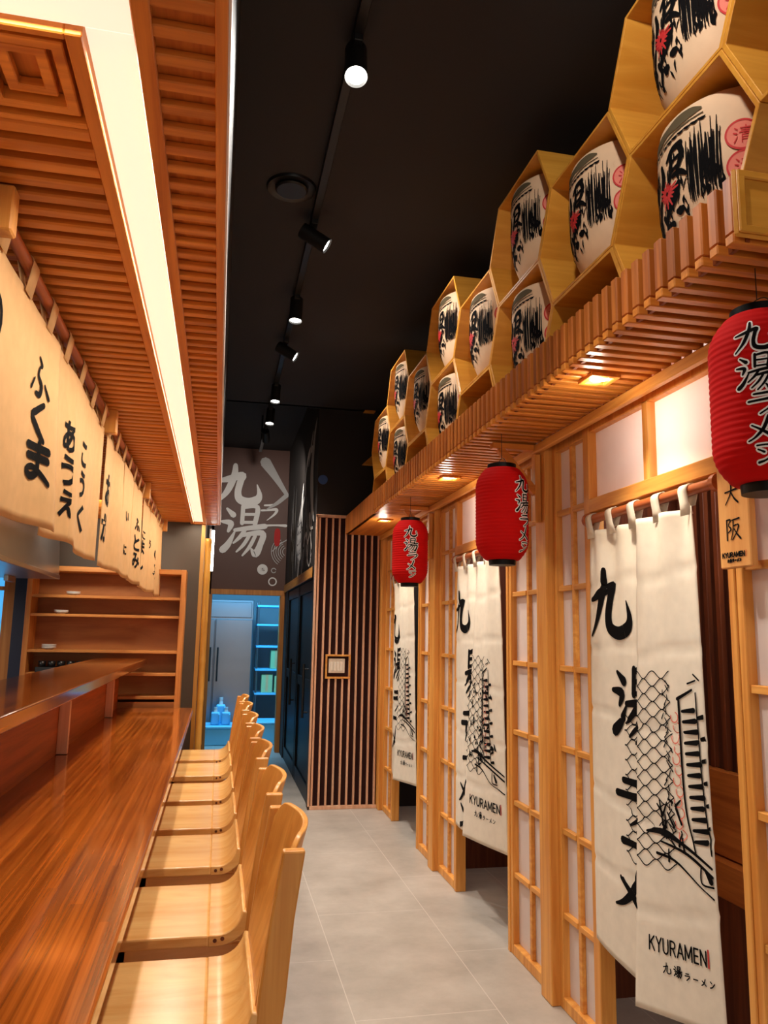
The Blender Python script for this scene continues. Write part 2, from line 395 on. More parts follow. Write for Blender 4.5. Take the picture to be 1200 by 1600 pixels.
LATIN = {'K': [[(0, 0, W_), (0, 1, W_)], [(.62, 0, W_), (.03, .58, W_)], [(.22, .42, W_), (.66, 1, W_)]], 'Y': [[(0, 0, W_), (.33, .5, W_)], [(.66, 0, W_), (.33, .5, W_)], [(.33, .5, W_), (.33, 1, W_)]],
         'U': [[(0, 0, W_), (0, .6, W_), (.06, .88, W_), (.3, 1, W_), (.54, .88, W_), (.6, .6, W_), (.6, 0, W_)]], 'R': [[(0, 0, W_), (0, 1, W_)], [(0, .02, W_), (.36, .02, W_), (.56, .14, W_), (.56, .38, W_), (.36, .5, W_), (0, .5, W_)], [(.3, .5, W_), (.6, 1, W_)]],
         'A': [[(0, 1, W_), (.36, 0, W_)], [(.72, 1, W_), (.36, 0, W_)], [(.16, .66, W_), (.56, .66, W_)]], 'M': [[(0, 1, W_), (0, 0, W_)], [(0, 0, W_), (.38, .8, W_)], [(.38, .8, W_), (.76, 0, W_)], [(.76, 0, W_), (.76, 1, W_)]],
         'E': [[(0, 0, W_), (0, 1, W_)], [(0, .02, W_), (.5, .02, W_)], [(0, .5, W_), (.45, .5, W_)], [(0, .98, W_), (.5, .98, W_)]], 'N': [[(0, 1, W_), (0, 0, W_)], [(0, 0, W_), (.62, 1, W_)], [(.62, 1, W_), (.62, 0, W_)]]}
def brand(x, y, width, h):
    adv = {'K': .9, 'Y': .9, 'U': .88, 'R': .86, 'A': .96, 'M': 1.04, 'E': .76, 'N': .66}
    k = width / sum(adv[ch] for ch in 'KYURAMEN'); out = []; t = 0.0
    for ch in 'KYURAMEN':
        out += [[(x + (t + p[0]) * k, y + p[1] * h, p[2] * min(k, h)) for p in s] for s in LATIN[ch]]; t += adv[ch]
    return out
GLYPH_CACHE = {}
def glyph_mesh(text, bold=0.0):
    """outline of type from the built-in font as triangles in a unit em, y down"""
    key = (text, bold)
    if key not in GLYPH_CACHE:
        c = bpy.data.curves.new('type', 'FONT'); c.body = text; c.size = 1.0; c.offset = bold; c.resolution_u = 3
        o = bpy.data.objects.new('type', c); COL.objects.link(o)
        bpy.context.view_layer.update()
        dg = bpy.context.evaluated_depsgraph_get(); me = o.evaluated_get(dg).to_mesh()
        vs = [(v.co.x, -v.co.y) for v in me.vertices]; fs = [tuple(p.vertices) for p in me.polygons]
        bpy.data.objects.remove(o); bpy.data.curves.remove(c)
        x0 = min(v[0] for v in vs); x1 = max(v[0] for v in vs); y0 = min(v[1] for v in vs); y1 = max(v[1] for v in vs)
        GLYPH_CACHE[key] = ([((a - x0) / (x1 - x0), (b - y0) / (y1 - y0)) for a, b in vs], fs, (x1 - x0) / (y1 - y0))
    return GLYPH_CACHE[key]
def typeset(mb, text, x, y, sx, sy, mapfn, bold=0.0, clip=None, lift=0.0):
    vs, fs, _ = glyph_mesh(text, bold)
    for f in fs:
        q = [(x + vs[i][0] * sx, y + vs[i][1] * sy) for i in f]
        if clip: q = clip_poly(q, clip)
        if len(q) >= 3: mb.add([mapfn(p[0], p[1], lift) for p in q], [tuple(range(len(q)))])
    return mb

# ================================================================== the setting
struct(MB().box(-3.6, 5.2, -3.0, 13.6, -0.1, 0.0).build('floor', 'floor'))
mb = MB(); mb.box(-0.6, 3.0, -3.0, 7.14, 3.67, 3.80); mb.box(-3.6, 3.0, 7.14, 10.6, 4.02, 4.12); mb.box(-0.6, 3.0, 7.10, 7.16, 3.67, 4.1)
struct(mb.build('ceiling', 'black'))
struct(MB().box(-3.6, 3.2, 10.6, 13.6, 2.75, 2.85).build('ceiling_kitchen', 'white_paint'))
# right: upper wall above the canopy, and the wall behind the booths
struct(MB().box(1.66, 1.76, -3.0, 7.24, 2.52, 3.67).build('wall_right', 'black_wall'))
struct(MB().box(2.92, 3.02, -3.0, 7.3, 0.0, 2.56).build('wall_booth', 'dark_wood'))
struct(MB().box(1.62, 2.92, -3.0, 7.16, 2.50, 2.515).build('ceiling_booth', 'dark_wood'))
# far end of the booths and the black wall above the slatted panel
struct(MB().box(0.85, 3.0, 7.165, 7.26, 0.0, 4.02).build('wall_end', 'black_wall'))
# recess on the right beyond the slatted panel
mb = MB(); mb.box(0.85, 0.95, 7.26, 10.5, 2.06, 4.02); mb.box(0.85, 0.95, 10.0, 10.5, 0.0, 2.06)
struct(mb.build('wall_recess', 'black_wall'))
# far wall with the mural, doorway cut out
mb = MB(); mb.box(-0.26, 0.95, 10.5, 10.6, 2.08, 4.02); mb.box(-3.6, -0.12, 10.5, 10.6, 0, 4.02); mb.box(0.80, 3.0, 10.5, 10.6, 0, 2.08)
struct(mb.build('wall_far', 'brown_wall'))
# charcoal wall at the end of the bar and its return along the passage
mb = MB(); mb.box(-1.475, -0.15, 6.78, 6.88, 0.0, 4.02); mb.box(-0.25, -0.15, 6.88, 10.5, 0.0, 4.02)
mb.box(-3.6, -1.475, 6.78, 6.88, 2.12, 4.02); mb.box(-3.6, -1.475, 6.78, 6.88, 0.0, 0.95)
struct(mb.build('wall_bar_end', 'grey_wall'))
struct(MB().box(-3.7, -3.6, -3.0, 13.6, 0, 4.0).build('wall_left', 'grey_wall'))
struct(MB().box(-3.6, 3.2, 13.5, 13.6, 0, 2.75).build('wall_kitchen', 'kitchen_wall'))
struct(MB().box(2.2, 2.3, 10.6, 13.6, 0, 2.75).build('wall_kitchen_side', 'kitchen_wall'))
# blue pass window beside the shelves
wn = struct(MB().box(-3.6, -1.475, 6.86, 6.87, 0.95, 2.12).build('window_1', glow('blue_glow_glass', (70, 170, 235), 0.9, (80, 150, 200))))  # glass emission stands in for the blue-lit kitchen behind
mb = MB(); mb.box(-1.70, -1.615, 6.74, 6.86, 0.95, 2.12); mb.box(-3.6, -1.615, 6.75, 6.86, 2.07, 2.12); mb.box(-3.6, -1.615, 6.75, 6.85, 1.84, 1.87)
mb.build('window_frame', 'shelf_z', wn)
struct(MB().box(-1.615, -1.475, 6.72, 6.78, 0.0, 2.45).build('trim_1', 'navy'))
lamp('kitchen_light', 'AREA', (0.4, 11.0, 2.68), 100, (0.13, 0.55, 1.0), sx=1.6, sy=0.6, target=(0.4, 12.1, 0))
# kitchen doorway frame
mb = MB(); mb.box(-0.12, 0.85, 10.44, 10.5, 2.02, 2.09); mb.box(0.79, 0.85, 10.44, 10.62, 0, 2.02); mb.box(-0.15, -0.10, 10.44, 10.62, 0, 2.02)
struct(mb.build('door_1', 'shelf_z', bevel=0.004))

# ================================================================== mural on the far wall
mt = thing('mural_lettering', (0.35, 10.49, 2.3), 'white brush lettering and noodle bowl mural on the brown wall above the kitchen doorway', 'mural')
def on_far(u, v, l): return (u - 0.35, 10.5 - 0.006 - l - 10.49, v - 2.3)
def far_ink(name, strokes, mat, lift=0.0):
    return ink(MB(), strokes, on_far, lift=lift).build(name, mat, mt)
def fbox(st, x, ztop, sx, sz, k=1.0): return [[(x + p[0] * sx, ztop - p[1] * sz, k * p[2] * (sx + sz) / 2) for p in s] for s in st]
far_ink('lettering', fbox(KYU, -0.12, 3.79, 0.60, 0.56, 1.55), 'white_paint')
far_ink('lettering', fbox(TOU, -0.02, 3.24, 0.57, 0.68, 1.3), 'white_paint')
far_ink('lettering', fbox(RA, 0.48, 3.27, 0.24, 0.24, 1.3), 'white_paint')
far_ink('lettering', [[(.55, 2.965, .03), (.70, 2.975, .025), (.83, 2.975, .04)]], 'white_paint')
far_ink('chevron', [[(.52, 3.84, .15), (.68, 3.62, .09), (.83, 3.40, .05)], [(.83, 3.40, .06), (.70, 3.28, .05), (.55, 3.18, .01)]], 'grey_paint')
far_ink('red_seal', [[(.72, 2.90, .075), (.72, 2.80, .085), (.72, 2.72, .07)]], 'ink_red', .001)
def arc(cx, cz, r, a0, a1, w_, n=14): return [(cx + r * math.cos(math.radians(a0 + (a1 - a0) * i / n)), cz + r * math.sin(math.radians(a0 + (a1 - a0) * i / n)), w_) for i in range(n + 1)]
far_ink('round_mark', [arc(.54, 2.37, .05, 0, 360, .04)], 'white_paint')
far_ink('round_mark_swirl', [arc(.54, 2.37, .022, 0, 300, .014), [(.50, 2.37, .01), (.58, 2.37, .01)]], 'white_paint')
far_ink('bubble', [arc(.68, 2.21, .05, 0, 360, .016)], 'white_paint')
far_ink('bubble', [arc(.69, 2.36, .03, 20, 330, .012)], 'grey_paint')
far_ink('noodle_waves', [arc(.86, 2.62, r, 120, 235, .009) for r in (.06, .09, .12, .15, .18, .21)] + [[(.66, 2.62, .012), (.76, 2.72, .012), (.85, 2.78, .012)]], 'grey_paint')

# mural on the recess wall, seen at a glancing angle
rm = thing('brush_mural', (0.85, 8.4, 2.3), 'white brush painting of waves and a fish on the black recess wall', 'mural')
rnd = random.Random(3)
def on_recess(y, z, l): return (-0.006 - l, y - 8.4, z - 2.3)
def rink(name, st, mat): return ink(MB(), st, on_recess).build(name, mat, rm)
rink('long_plume', [[(7.30, 3.62, .02), (7.50, 3.45, .16), (7.62, 3.15, .26), (7.55, 2.9, .22), (7.45, 2.72, .12), (7.32, 2.62, .05)], [(7.62, 3.55, .05), (7.8, 3.4, .10), (7.95, 3.28, .04)]], 'grey_paint')
rink('hooked_stroke', [[(7.55, 3.38, .05), (7.95, 3.40, .09), (8.2, 3.22, .06), (8.15, 3.0, .02)], [(8.4, 3.15, .05), (8.5, 2.95, .14), (8.4, 2.7, .03)], [(7.7, 2.72, .06), (7.62, 2.58, .03), (7.4, 2.55, .03)]], 'white_paint')
rink('fish_body', [[(8.3, 2.98, .06), (8.62, 2.85, .14), (8.75, 2.66, .34), (8.62, 2.48, .30), (8.4, 2.38, .08)]], 'grey_paint')
rink('fish_scales', [arc(8.72 + dx, 2.62 + dz, .07, 200, 340, .02) for dx in (-.14, 0, .14) for dz in (-.14, -.02, .1, .2)], 'ink')
st = []
for i in range(26):
    y = rnd.uniform(7.4, 9.9); z = rnd.uniform(2.35, 3.0); st.append([(y, z + rnd.uniform(.15, .4), .012), (y + rnd.uniform(-.08, .08), z, rnd.uniform(.02, .07)), (y + rnd.uniform(-.1, .1), z - rnd.uniform(.1, .25), .01)])
rink('spray', st, 'grey_paint')
rink('splash', [[(8.2, 2.46, .04), (8.0, 2.56, .05), (7.8, 2.45, .05), (7.6, 2.52, .04), (7.45, 2.36, .04)], [(8.6, 2.42, .05), (8.7, 2.2, .04), (8.9, 2.08, .03)], [(8.2, 2.4, .05), (8.3, 2.2, .04), (8.4, 2.08, .02)], [(7.9, 2.42, .04), (7.75, 2.25, .03), (7.6, 2.2, .02), (7.45, 2.3, .02)]], 'white_paint')
st = [[(9.3 + i * .12, 3.1 - .06 * i, .02), (9.32 + i * .12, 2.6, .05), (9.3 + i * .12, 2.2, .02)] for i in range(5)]
rink('dark_wash', st, 'ink_grey')
tag(MB().box(0.832, 0.842, 7.27, 10.42, 2.06, 2.16).build('door_header_board', 'post_y', bevel=0.003), 'narrow wooden header board under the white brush mural', 'board')
# blue round sticker on the wall corner
tag(MB().tube((0.90, 7.165, 2.98), (0.90, 7.157, 2.98), 0.045, n=24).build('round_sticker', plain('blue_cap', (60, 90, 150), 0.5)), 'small blue round sticker on the black wall above the slatted panel', 'sticker', None)
# black doors under the mural
for k, (y0, y1, lb) in enumerate(((7.30, 8.62, 'glossy black door beside the slatted panel'), (8.66, 9.98, 'glossy black door beside the kitchen doorway'))):
    d = thing('black_door', (0.9, (y0 + y1) / 2, 0), lb, 'door')
    yc = (y0 + y1) / 2
    lf = MB().box(-0.02, 0.03, y0 - yc, y1 - yc, 0.0, 2.05).build('door_leaf', 'black_gloss', d, bevel=0.004)
    mb = MB()
    for a, b in ((y0, y0 + .09), (y1 - .09, y1)): mb.box(-0.04, -0.018, a - yc, b - yc, 0.0, 2.05)
    for a, b in ((0.0, .15), (1.0, 1.1), (1.94, 2.05)): mb.box(-0.038, -0.018, y0 + .09 - yc, y1 - .09 - yc, a, b)
    mb.build('door_frame', 'black_gloss', d, bevel=0.004)
    mb = MB(); mb.tube((-0.085, y0 + .2 - yc, .75), (-0.085, y0 + .2 - yc, 1.25), .012); mb.tube((-0.04, y0 + .2 - yc, .8), (-0.085, y0 + .2 - yc, .8), .008); mb.tube((-0.04, y0 + .2 - yc, 1.2), (-0.085, y0 + .2 - yc, 1.2), .008)
    mb.build('pull_handle', 'black_metal', lf)

# ================================================================== kitchen seen through the doorway
fr = thing('refrigerator', (0.15, 12.45, 0), 'tall stainless steel refrigerator seen through the kitchen doorway', 'refrigerator')
MB().box(-.75, .37, -.35, .35, .12, 2.02).build('body', 'steel', fr, bevel=.01)
fd = [MB().box(-.75, -.20, -.40, -.35, .16, 1.72).build('door', 'steel', fr, bevel=.01), MB().box(-.19, .36, -.40, -.35, .16, 1.72).build('door', 'steel', fr, bevel=.01)]
MB().box(-.72, .34, -.37, -.35, 1.75, 1.98).build('vent_panel', 'steel', fr, bevel=.006)
for k, s in enumerate((-.25, -.14)):
    MB().box(s - .012, s + .012, -.44, -.40, .8, 1.3).build('handle', 'black_metal', fd[k], bevel=.004)
for sx in (-.7, .32):
    for sy in (-.3, .3): MB().tube((sx, sy, 0), (sx, sy, .12), .02).build('foot', 'black_metal', fr)
sh = thing('wire_shelf', (0.93, 12.45, 0), 'metal storage rack beside the refrigerator in the kitchen', 'shelf rack')
for sx in (-.33, .33):
    for sy in (-.24, .24): MB().tube((sx, sy, 0), (sx, sy, 2.0), .014).build('post', 'steel', sh)
for z in (.62, .98, 1.33, 1.66, 1.95): MB().box(-.35, .35, -.26, .26, z - .03, z).build('shelf', 'blue_plastic', sh, bevel=.004)
for (x, z, h, lb) in ((0.77, .62, .27, 'pale green carton on the lower kitchen rack shelf beside the refrigerator'), (0.97, .62, .25, 'pale green carton on the lower rack shelf next to the doorway jamb'),
                      (0.90, .98, .28, 'pale green carton on the middle shelf of the kitchen rack')):
    b = thing('carton', (x, 12.36, z + .002), lb, 'box', 'cartons on the kitchen rack')
    MB().box(-.085, .085, -.12, .12, 0, h).build('carton_body', 'green_box', b, bevel=.004); MB().box(-.02, .02, -.122, .122, .02, h + .001).build('tape', 'cloth_warm', b)
j = thing('sauce_bottle', (1.0, 12.34, 1.332), 'clear bottle with dark cap on the upper kitchen rack shelf', 'bottle')
MB().lathe([(.05, 0), (.055, .02), (.055, .14), (.025, .19), (.022, .22)], n=20).build('bottle_body', 'white', j, smooth=True); MB().lathe([(.024, .22), (.024, .26)], n=16).build('cap', 'black_metal', j)
bn = thing('blue_chest', (0.02, 11.35, 0), 'blue lidded bin on the kitchen floor in front of the refrigerator', 'bin')
MB().box(-.26, .26, -.25, .25, 0, .22).build('body', 'blue_plastic', bn, bevel=.012); MB().box(-.27, .27, -.26, .26, .22, .255).build('lid', 'blue_plastic', bn, bevel=.008)
bn = thing('blue_chest', (0.72, 11.35, 0), 'blue lidded bin on the kitchen floor below the storage rack', 'bin')
MB().box(-.2, .2, -.25, .25, 0, .28).build('body', 'blue_plastic', bn, bevel=.012); MB().box(-.21, .21, -.26, .26, .28, .31).build('lid', 'blue_plastic', bn, bevel=.008)
jug = thing('plastic_jug', (0.02, 11.33, .255), 'left plastic jug standing on the blue kitchen bin', 'jug', 'jugs on the blue bin')
MB().box(-.06, .06, -.06, .06, 0, .17).build('jug_body', 'blue_plastic', jug, bevel=.02, seg=3); MB().lathe([(.03, .17), (.02, .21), (.024, .21), (.024, .235)], n=16).build('cap', 'white', jug)
mb = MB(); mb.path([(.05, -.065, .06), (.05, -.10, .07), (.05, -.10, .14), (.05, -.065, .15)], .01); mb.build('handle', 'blue_plastic', jug)
for (x, y, z, lb) in ((0.165, 11.33, .255, 'right plastic jug standing on the blue kitchen bin'), (0.09, 11.525, .255, 'rear plastic jug between the two front jugs on the blue bin')):
    c = copy_tree(jug); c.location = (x, y, z); c['label'] = lb
    if y > 11.4: c.scale = (1.1, 1.1, 1.5)

# ================================================================== slatted panel with the switch
sp = thing('slatted_wall_panel', (1.17, 7.15, 0), 'dark wall panel with pale vertical slats beside the black doors', 'wall panel')
MB().box(-.32, .32, -.005, .015, 0, 2.635).build('backing', 'maroon', sp)
mb = MB()
n = 10
for i in range(n):
    x = -.29 + i * .0625
    if -.20 < x < .02: mb.box(x - .009, x + .009, -.03, -.005, .03, 1.14); mb.box(x - .009, x + .009, -.03, -.005, 1.345, 2.61)
    else: mb.box(x - .009, x + .009, -.03, -.005, .03, 2.61)
mb.build('slats', 'slat_pink', sp, bevel=.002)
mb = MB(); mb.box(-.325, -.307, -.035, 0, 0, 2.635); mb.box(-.325, .3, -.035, 0, 2.615, 2.64); mb.box(-.325, .3, -.035, 0, 0, .03)
mb.build('panel_frame', 'slat_pink', sp, bevel=.002)
mb = MB(); mb.box(-.20, .03, -.04, -.005, 1.335, 1.352); mb.box(-.20, .03, -.04, -.005, 1.135, 1.152); mb.box(-.20, -.185, -.04, -.005, 1.152, 1.335); mb.box(.015, .03, -.04, -.005, 1.152, 1.335)
mb.build('switch_surround', 'post_y', sp, bevel=.002)
sw = thing('light_switch', (1.075, 7.14, 1.25), 'white light switch plate framed in the slatted panel', 'switch')
MB().box(-.075, .075, -.012, .005, -.065, .065).build('plate', 'switch', sw, bevel=.004)
for i in range(4): MB().box(-.058 + i * .03, -.034 + i * .03, -.018, -.012, -.045, .035).build('rocker', 'switch', sw, bevel=.002)

# ================================================================== shoji front of the booths
POSTS = (1.455, 3.385, 5.29, 7.085)
post_labels = ('square wooden post behind the nearest red lantern', 'square wooden post between the nearest two curtained doors, with the middle lantern before it',
               'square wooden post between the middle and the farthest curtained doors', 'square wooden post at the slatted panel end of the shoji front')
for y, lb in zip(POSTS, post_labels):
    tag(MB().box(1.462, 1.575, -.057, .057, 0, 2.455).build('wooden_post', 'post', bevel=.004, loc=(0, y, 0)), lb, 'post', 'posts of the shoji front')
BAYS = ((2.07, 2.95, 1.512, 3.328), (3.93, 4.81, 3.442, 5.233), (5.80, 6.62, 5.347, 7.028))
MZ = (0.372, 0.716, 1.064, 1.411, 1.765, 2.11)
names = ('nearest', 'middle', 'farthest')
def sidelite(y0, y1, lb):
    yc = (y0 + y1) / 2
    t = thing('shoji_panel', (1.52, yc, 0), lb, 'shoji panel', 'shoji side panels')
    hw = (y1 - y0) / 2
    MB().box(.012, .016, -hw + .01, hw - .01, .04, 2.43).build('paper', 'paper', t)
    mb = MB(); mb.box(-.02, .035, -hw, -hw + .032, 0, 2.44); mb.box(-.02, .035, hw - .032, hw, 0, 2.44)
    mb.box(-.02, .035, -hw + .032, hw - .032, 0, .05); mb.box(-.02, .035, -hw + .032, hw - .032, 2.40, 2.44)
    mb.build('frame', 'post', t, bevel=.003)
    mb = MB(); mb.box(-.008, .012, -.013, .013, .05, 2.40)
    for z in MZ: mb.box(-.013, .012, -hw + .032, -.013, z - .012, z + .012); mb.box(-.013, .012, .013, hw - .032, z - .012, z + .012)
    mb.build('lattice', 'post_y', t, bevel=.002)
for k, (d0, d1, p0, p1) in enumerate(BAYS):
    sidelite(d1 + .03, p1, 'shoji panel just beyond the %s door curtain' % names[k])
    sidelite(p0, d0 - .03, 'shoji panel on the near side of the %s door curtain' % names[k])
    # door frame with its transom
    t = thing('door_surround', (1.52, (d0 + d1) / 2, 0), 'wooden frame with paper transom around the %s curtained doorway' % names[k], 'door frame', 'curtained door frames')
    h = (d1 - d0) / 2
    mb = MB(); mb.box(-.025, .04, -h - .03, -h, 0, 2.44); mb.box(-.025, .04, h, h + .03, 0, 2.44)
    mb.build('jambs', 'post', t, bevel=.003)
    MB().box(-.03, .05, -h, h, 2.062, 2.12).build('head_rail', 'post_y', t, bevel=.003)
    mb = MB(); mb.box(-.02, .03, -.02, .02, 2.115, 2.42); mb.box(-.02, .03, -h, h, 2.41, 2.44)
    mb.build('transom_bars', 'post', t, bevel=.003)
    MB().box(.012, .016, -h, h, 2.10, 2.425).build('transom_paper', 'paper', t)
# nearer panel beside the camera, partly in frame
sidelite(0.88, 1.398, 'shoji panel at the picture edge nearer than the first post')
# top beam against the canopy
tag(MB().box(1.432, 1.461, 1.55, 7.03, 2.412, 2.453).build('header_rail', 'post_y', bevel=.004), 'long wooden rail along the top of the shoji front under the canopy', 'rail')
# diagonal braces
for y, lb in zip(POSTS[:3], ('diagonal wooden brace on the post behind the nearest lantern', 'diagonal wooden brace on the post behind the middle lantern', 'diagonal wooden brace on the post behind the farthest lantern')):
    t = thing('corner_brace', (1.46, y, 2.2), lb, 'brace', 'braces under the canopy')
    MB().box(-.03, -.001, -.022, .022, -.12, .205).build('post_block', 'post', t, bevel=.003)
    MB().bar((-.02, 0, .02), (-.20, 0, .225), .035, .035).build('strut', 'canopy_x', t, bevel=.003)
    MB().box(-.24, -.032, -.022, .022, .222, .25).build('arm', 'canopy_x', t, bevel=.003)

# ------------------------------------------------------------------ inside of the booths
for k, (d0, d1, p0, p1) in enumerate(BAYS):
    t = thing('booth_bench', (2.3, (p0 + p1) / 2, 0), 'wooden bench inside the booth behind the %s door curtain' % names[k], 'bench', 'booth benches')
    h = (p1 - p0) / 2 - .05
    MB().box(-.30, .30, -h, h, .54, .68).build('seat', 'bench', t, bevel=.004)
    MB().box(-.28, .28, -h, h, 0.0, .54).build('base', 'dark_wood', t)
    MB().box(-.26, -.22, -h, h, .685, 1.02).build('backrest', 'bench', t, bevel=.004)
    t = thing('slat_screen', (2.08, (p0 + p1) / 2, 1.02), 'dark vertical slat screen above the bench in the booth behind the %s curtain' % names[k], 'screen', 'booth slat screens')
    mb = MB()
    m_ = int(2 * h / .085)
    for i in range(m_): mb.box(-.012, .012, -h + i * .085, -h + i * .085 + .03, 0.0, 1.3)
    mb.build('slats', 'dark_wood', t, bevel=.002)
    mb = MB(); mb.box(-.02, .02, -h, h, 1.3, 1.36)
    mb.build('screen_rail', 'bench', t, bevel=.002)
    lamp('booth_fill', 'POINT', (1.72, (p0 + p1) / 2, 2.30), 13, (1.0, 0.94, 0.88), 0.12)  # unseen fill lamp added to light the shoji paper from behind
for i, (y, z, lb) in enumerate(((2.30, 2.03, 'small round bulb beyond the nearest curtain, next to the slats'), (2.21, 2.03, 'small round bulb beyond the nearest curtain, next to the jamb'))):
    t = thing('globe_bulb', (1.72, y, z), lb, 'bulb', 'booth bulbs')
    MB().lathe([(.006, -.026), (.018, -.02), (.026, 0), (.018, .02), (.008, .028)], n=20).build('globe', 'lamp_soft', t, smooth=True)
    MB().tube((0, 0, .028), (0, 0, .46), .004).build('cord', 'black_metal', t); MB().tube((0, 0, .026), (0, 0, .06), .011).build('socket', 'black_metal', t)
# walls between booths
for y in POSTS[1:3]:
    struct(MB().box(1.58, 2.92, y - .03, y + .03, 0, 2.5).build('wall_booth_divider', 'dark_wood'))

# ================================================================== canopy
cp = thing('slatted_canopy', (1.3, 3.8, 2.46), 'long wooden slatted canopy over the shoji front carrying the barrel shelves', 'canopy')
def rel(mb, o=(1.3, 3.8, 2.46)):
    mb.v = [(a - o[0], b - o[1], c - o[2]) for a, b, c in mb.v]; return mb
mb = MB(); y = 1.48
while y < 5.74:
    mb.box(1.118, 1.146, y - .017, y + .017, 2.4825, 2.626); y += .06
rel(mb).build('fascia_slats', 'canopy', cp, bevel=.004)
mb = MB(); y = 1.48
while y < 5.74:
    mb.box(1.118, 1.45, y - .016, y + .016, 2.456, 2.482); y += .06
rel(mb).build('soffit_slats', 'canopy_x', cp, bevel=.003)
rel(MB().box(1.146, 1.60, 1.46, 7.05, 2.516, 2.528)).build('deck_board', 'canopy_back', cp)
rel(MB().box(1.1475, 1.158, 1.46, 5.75, 2.459, 2.515)).build('fascia_backing', 'canopy_back', cp)
rel(MB().box(1.118, 1.47, 5.75, 7.05, 2.455, 2.484)).build('end_soffit_board', 'canopy_y', cp, bevel=.003)
mb = MB()
for i in range(11): mb.box(1.116, 1.148, 5.752 + i * .118, 5.752 + i * .118 + .116, 2.455, 2.63)
rel(mb).build('end_fascia_boards', 'canopy', cp, bevel=.002)
rel(MB().box(1.116, 1.47, 7.052, 7.07, 2.455, 2.63)).build('end_cap', 'canopy_x', cp, bevel=.003)
rel(MB().box(1.110, 1.60, 1.444, 1.457, 2.462, 2.63)).build('near_end_board', 'cell', cp, bevel=.006)
rel(MB().ring([(1.116, 2.468), (1.594, 2.468), (1.594, 2.624), (1.116, 2.624)], [(1.136, 2.488), (1.574, 2.488), (1.574, 2.604), (1.136, 2.604)], 1.436, 1.444, 'y')).build('near_end_moulding', 'cell', cp, bevel=.003)
# recessed spots in the soffit
for y, lb in ((2.41, 'square lit downlight in the canopy soffit above the nearest door curtain'), (4.24, 'square lit downlight in the canopy soffit beyond the middle lantern'), (6.02, 'square lit downlight at the far end of the canopy soffit')):
    t = thing('downlight', (1.27, y, 2.456), lb, 'downlight', 'canopy downlights')
    o = [(-.055, -.055), (.055, -.055), (.055, .055), (-.055, .055)]; i_ = [(-.036, -.036), (.036, -.036), (.036, .036), (-.036, .036)]
    MB().ring(o, i_, -.014, .0, 'z').build('trim_ring', 'canopy_y', t, bevel=.002)
    MB().lathe([(.034, -.006), (.034, -.001)], n=24).build('lens', 'lamp_face', t)
    lamp('downlight_light', 'SPOT', (1.27, y, 2.43), 24, WARM, .03, 105, .7, (1.24, y, 0))
    lamp('downlight_spill', 'POINT', (1.25, y, 2.40), 1.2, WARM, .03)

# ================================================================== hexagonal shelves and barrels
HF, HM, HH = .2225, .3435, .235
def hexa(s=0.0):
    k = 1 - s / .235
    return [(-HM * k, 0), (-HF * k, HH * k), (HF * k, HH * k), (HM * k, 0), (HF * k, -HH * k), (-HF * k, -HH * k)]
def cell(y, z, lb, half=False):
    t = thing('hexagonal_shelf', (1.15, y, z), lb, 'shelf', 'hexagonal shelf cells')
    if half:
        o = [(-HM + .006, .001), (-HF, HH - .001), (HF, HH - .001), (HM - .006, .001)]; k = 1 - .012 / .235
        i_ = [(HM * k - .008, .001), (HF * k, HH * k), (-HF * k, HH * k), (-HM * k + .008, .001)]
        MB().prism([(a * .998, b * .998) for a, b in o + i_], 0, .43, 'x').build('frame', 'cell', t)
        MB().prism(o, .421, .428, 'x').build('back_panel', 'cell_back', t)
    else:
        MB().ring(hexa(.0006), hexa(.011), 0, .43, 'x').build('frame', 'cell', t, bevel=.0015)
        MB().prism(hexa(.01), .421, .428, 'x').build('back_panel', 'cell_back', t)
yE = [1.735 + 1.132 * k for k in range(4)]; yO = [1.169 + 1.132 * k for k in range(5)]
ordn = ('nearest', 'second nearest', 'third nearest', 'fourth nearest', 'farthest')
for k, y in enumerate(yE):
    cell(y, 3.235, 'hexagonal plywood cell in the top row, %s' % (ordn[k] if k < 3 else 'farthest'))
    cell(y, 2.765, 'hexagonal plywood cell resting low on the canopy, %s of the bottom row' % (ordn[k] if k < 3 else 'farthest'))
for k, y in enumerate(yO):
    cell(y, 3.0, 'hexagonal plywood cell in the middle row, %s' % ordn[k])
    if k: cell(y, 2.53, 'empty half cell under the middle row, %s, on the canopy deck' % (ordn[k - 1] if k < 4 else 'farthest'), True)
